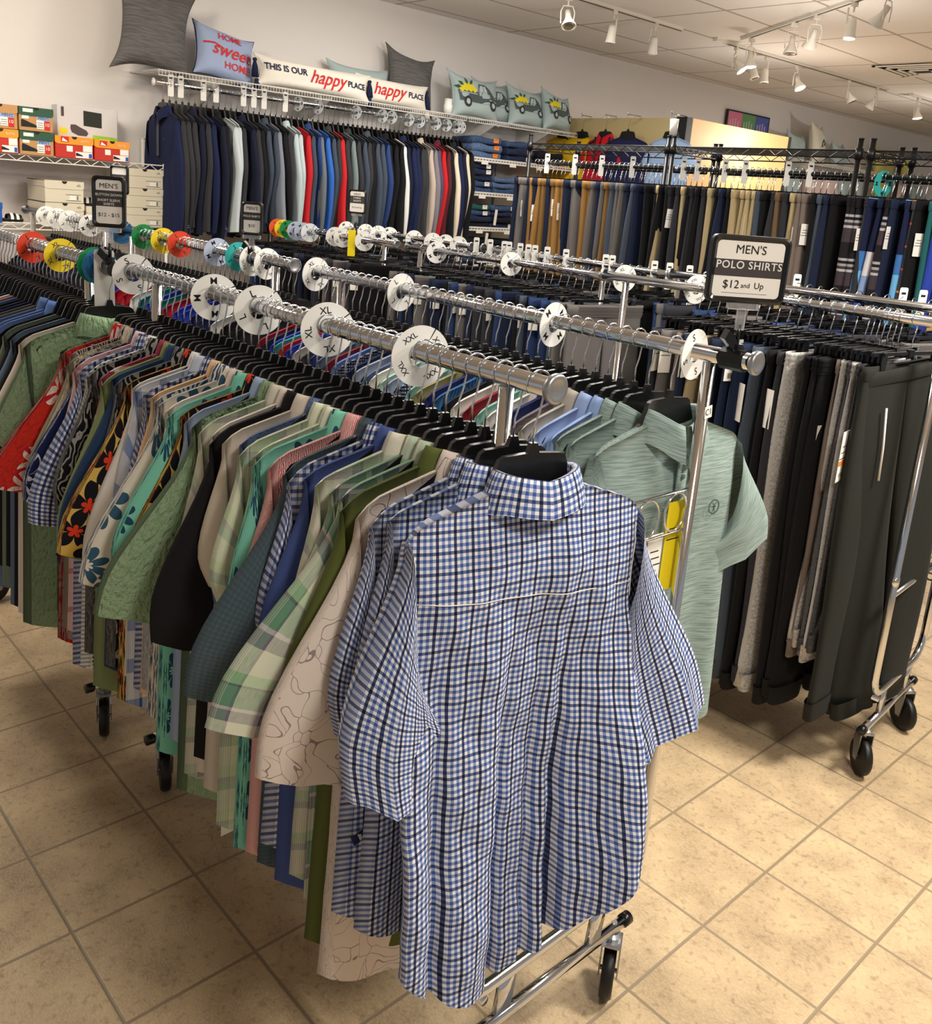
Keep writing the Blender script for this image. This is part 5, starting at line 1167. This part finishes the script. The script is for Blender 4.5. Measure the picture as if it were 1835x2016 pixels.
HB2 = MB().lathe([(0, .01), (.016, .008), (.018, -.03), (.022, -.05), (.045, -.095), (.047, -.105), (.043, -.105)], 20).me('lamp_can', [LAMPW], True)
LENS = MB().lathe([(0, -.108), (.032, -.108)], 20).me('lamp_lens', [GLOW]); LENS0 = MB().lathe([(0, -.1), (.032, -.108)], 20).me('lamp_lens', [DARKL])
for k, (x, y, kind, tl, az, on, where) in enumerate([(-2.92, 2.1, 1, .5, 2.6, 0, 'left end in view of the jacket track'), (-2.92, 2.55, 0, .1, 0, 0, 'second on the jacket track'), (-2.92, 3.0, 0, -.4, 2.2, 1, 'last on the jacket track'), (-2.9, 4.0, 1, .7, 3.4, 1, 'first on the busy middle track'), (-2.62, 3.75, 1, .15, 3, 1, 'where the two tracks meet'),
        (-2.9, 4.25, 0, .35, 3.2, 0, 'behind the glowing one where tracks meet'), (-2.9, 4.45, 0, -.05, 0, 0, 'upright can on the middle track'), (-2.9, 4.95, 1, .5, 3.1, 1, 'lit one at the middle of the busy track'), (-2.86, 5.8, 1, .5, 3.6, 0, 'second last of the busy track'), (-2.83, 6.3, 1, -.5, 3.2, 0, 'end of the busy track'),
        (-2.07, 3.34, 1, .1, 2, 0, 'first along the angled track'), (-1.84, 3.19, 1, -.5, 2.5, 0, 'second along the angled track'), (-1.49, 2.95, 0, .1, 2, 1, 'bright one along the angled track'), (-1.2, 2.75, 1, .6, 0, 0, 'top right corner'), (-2.75, 7.05, 1, .2, 3, 1, 'first of the far track'), (-2.75, 7.7, 0, .3, 3, 1, 'second of the far track'), (-2.75, 8.5, 0, -.3, 3, 0, 'third of the far track'), (-2.75, 9.0, 1, .7, 0, 1, 'at the right edge on the far track')]):
    r = empty('track_spotlight', (x, y, 2.94), az, 'white %s track spotlight, %s' % ('lit' if on else 'unlit', where), 'spotlight')
    m = MB().box(-.012, .012, -.02, .02, -.025, 0).tube([(0, 0, -.02), (0, 0, -.055)], .006, 8)
    if kind: m.tube([(0, -.04, -.16), (0, -.045, -.09), (0, -.03, -.055), (0, .03, -.055), (0, .045, -.09), (0, .04, -.16)], .004, 6)
    else: m.tube([(0, .03, -.03), (0, .03, -.12)], .006, 6)
    obj('lamp_bracket', m.me('lamp_bracket', [LAMPW]), r)
    h = obj('lamp_can', HB2 if kind else HB, r, (0, 0, -.09)); h.rotation_euler = (0, tl, 0)
    obj('lamp_lens', LENS if on else LENS0, h)
vt = empty('ceiling_vent', (-2.1, 5.5, 2.958), 0, 'square white air vent in the ceiling at the right', 'vent'); m = MB()
for k in range(4):
    s_ = .3-.065*k; zz = -.012-.004*k
    for a, b, c_, d in ((-s_, s_, -s_, -s_+.03), (-s_, s_, s_-.03, s_), (-s_, -s_+.03, -s_, s_), (s_-.03, s_, -s_, s_)): m.box(a, b, c_, d, zz, zz+.006)
obj('louvre', m.me('louvre', [LAMPW]), vt); obj('vent_back', MB().box(-.3, .3, -.3, .3, -.001, .001).me('vent_back', [BLKM]), vt)
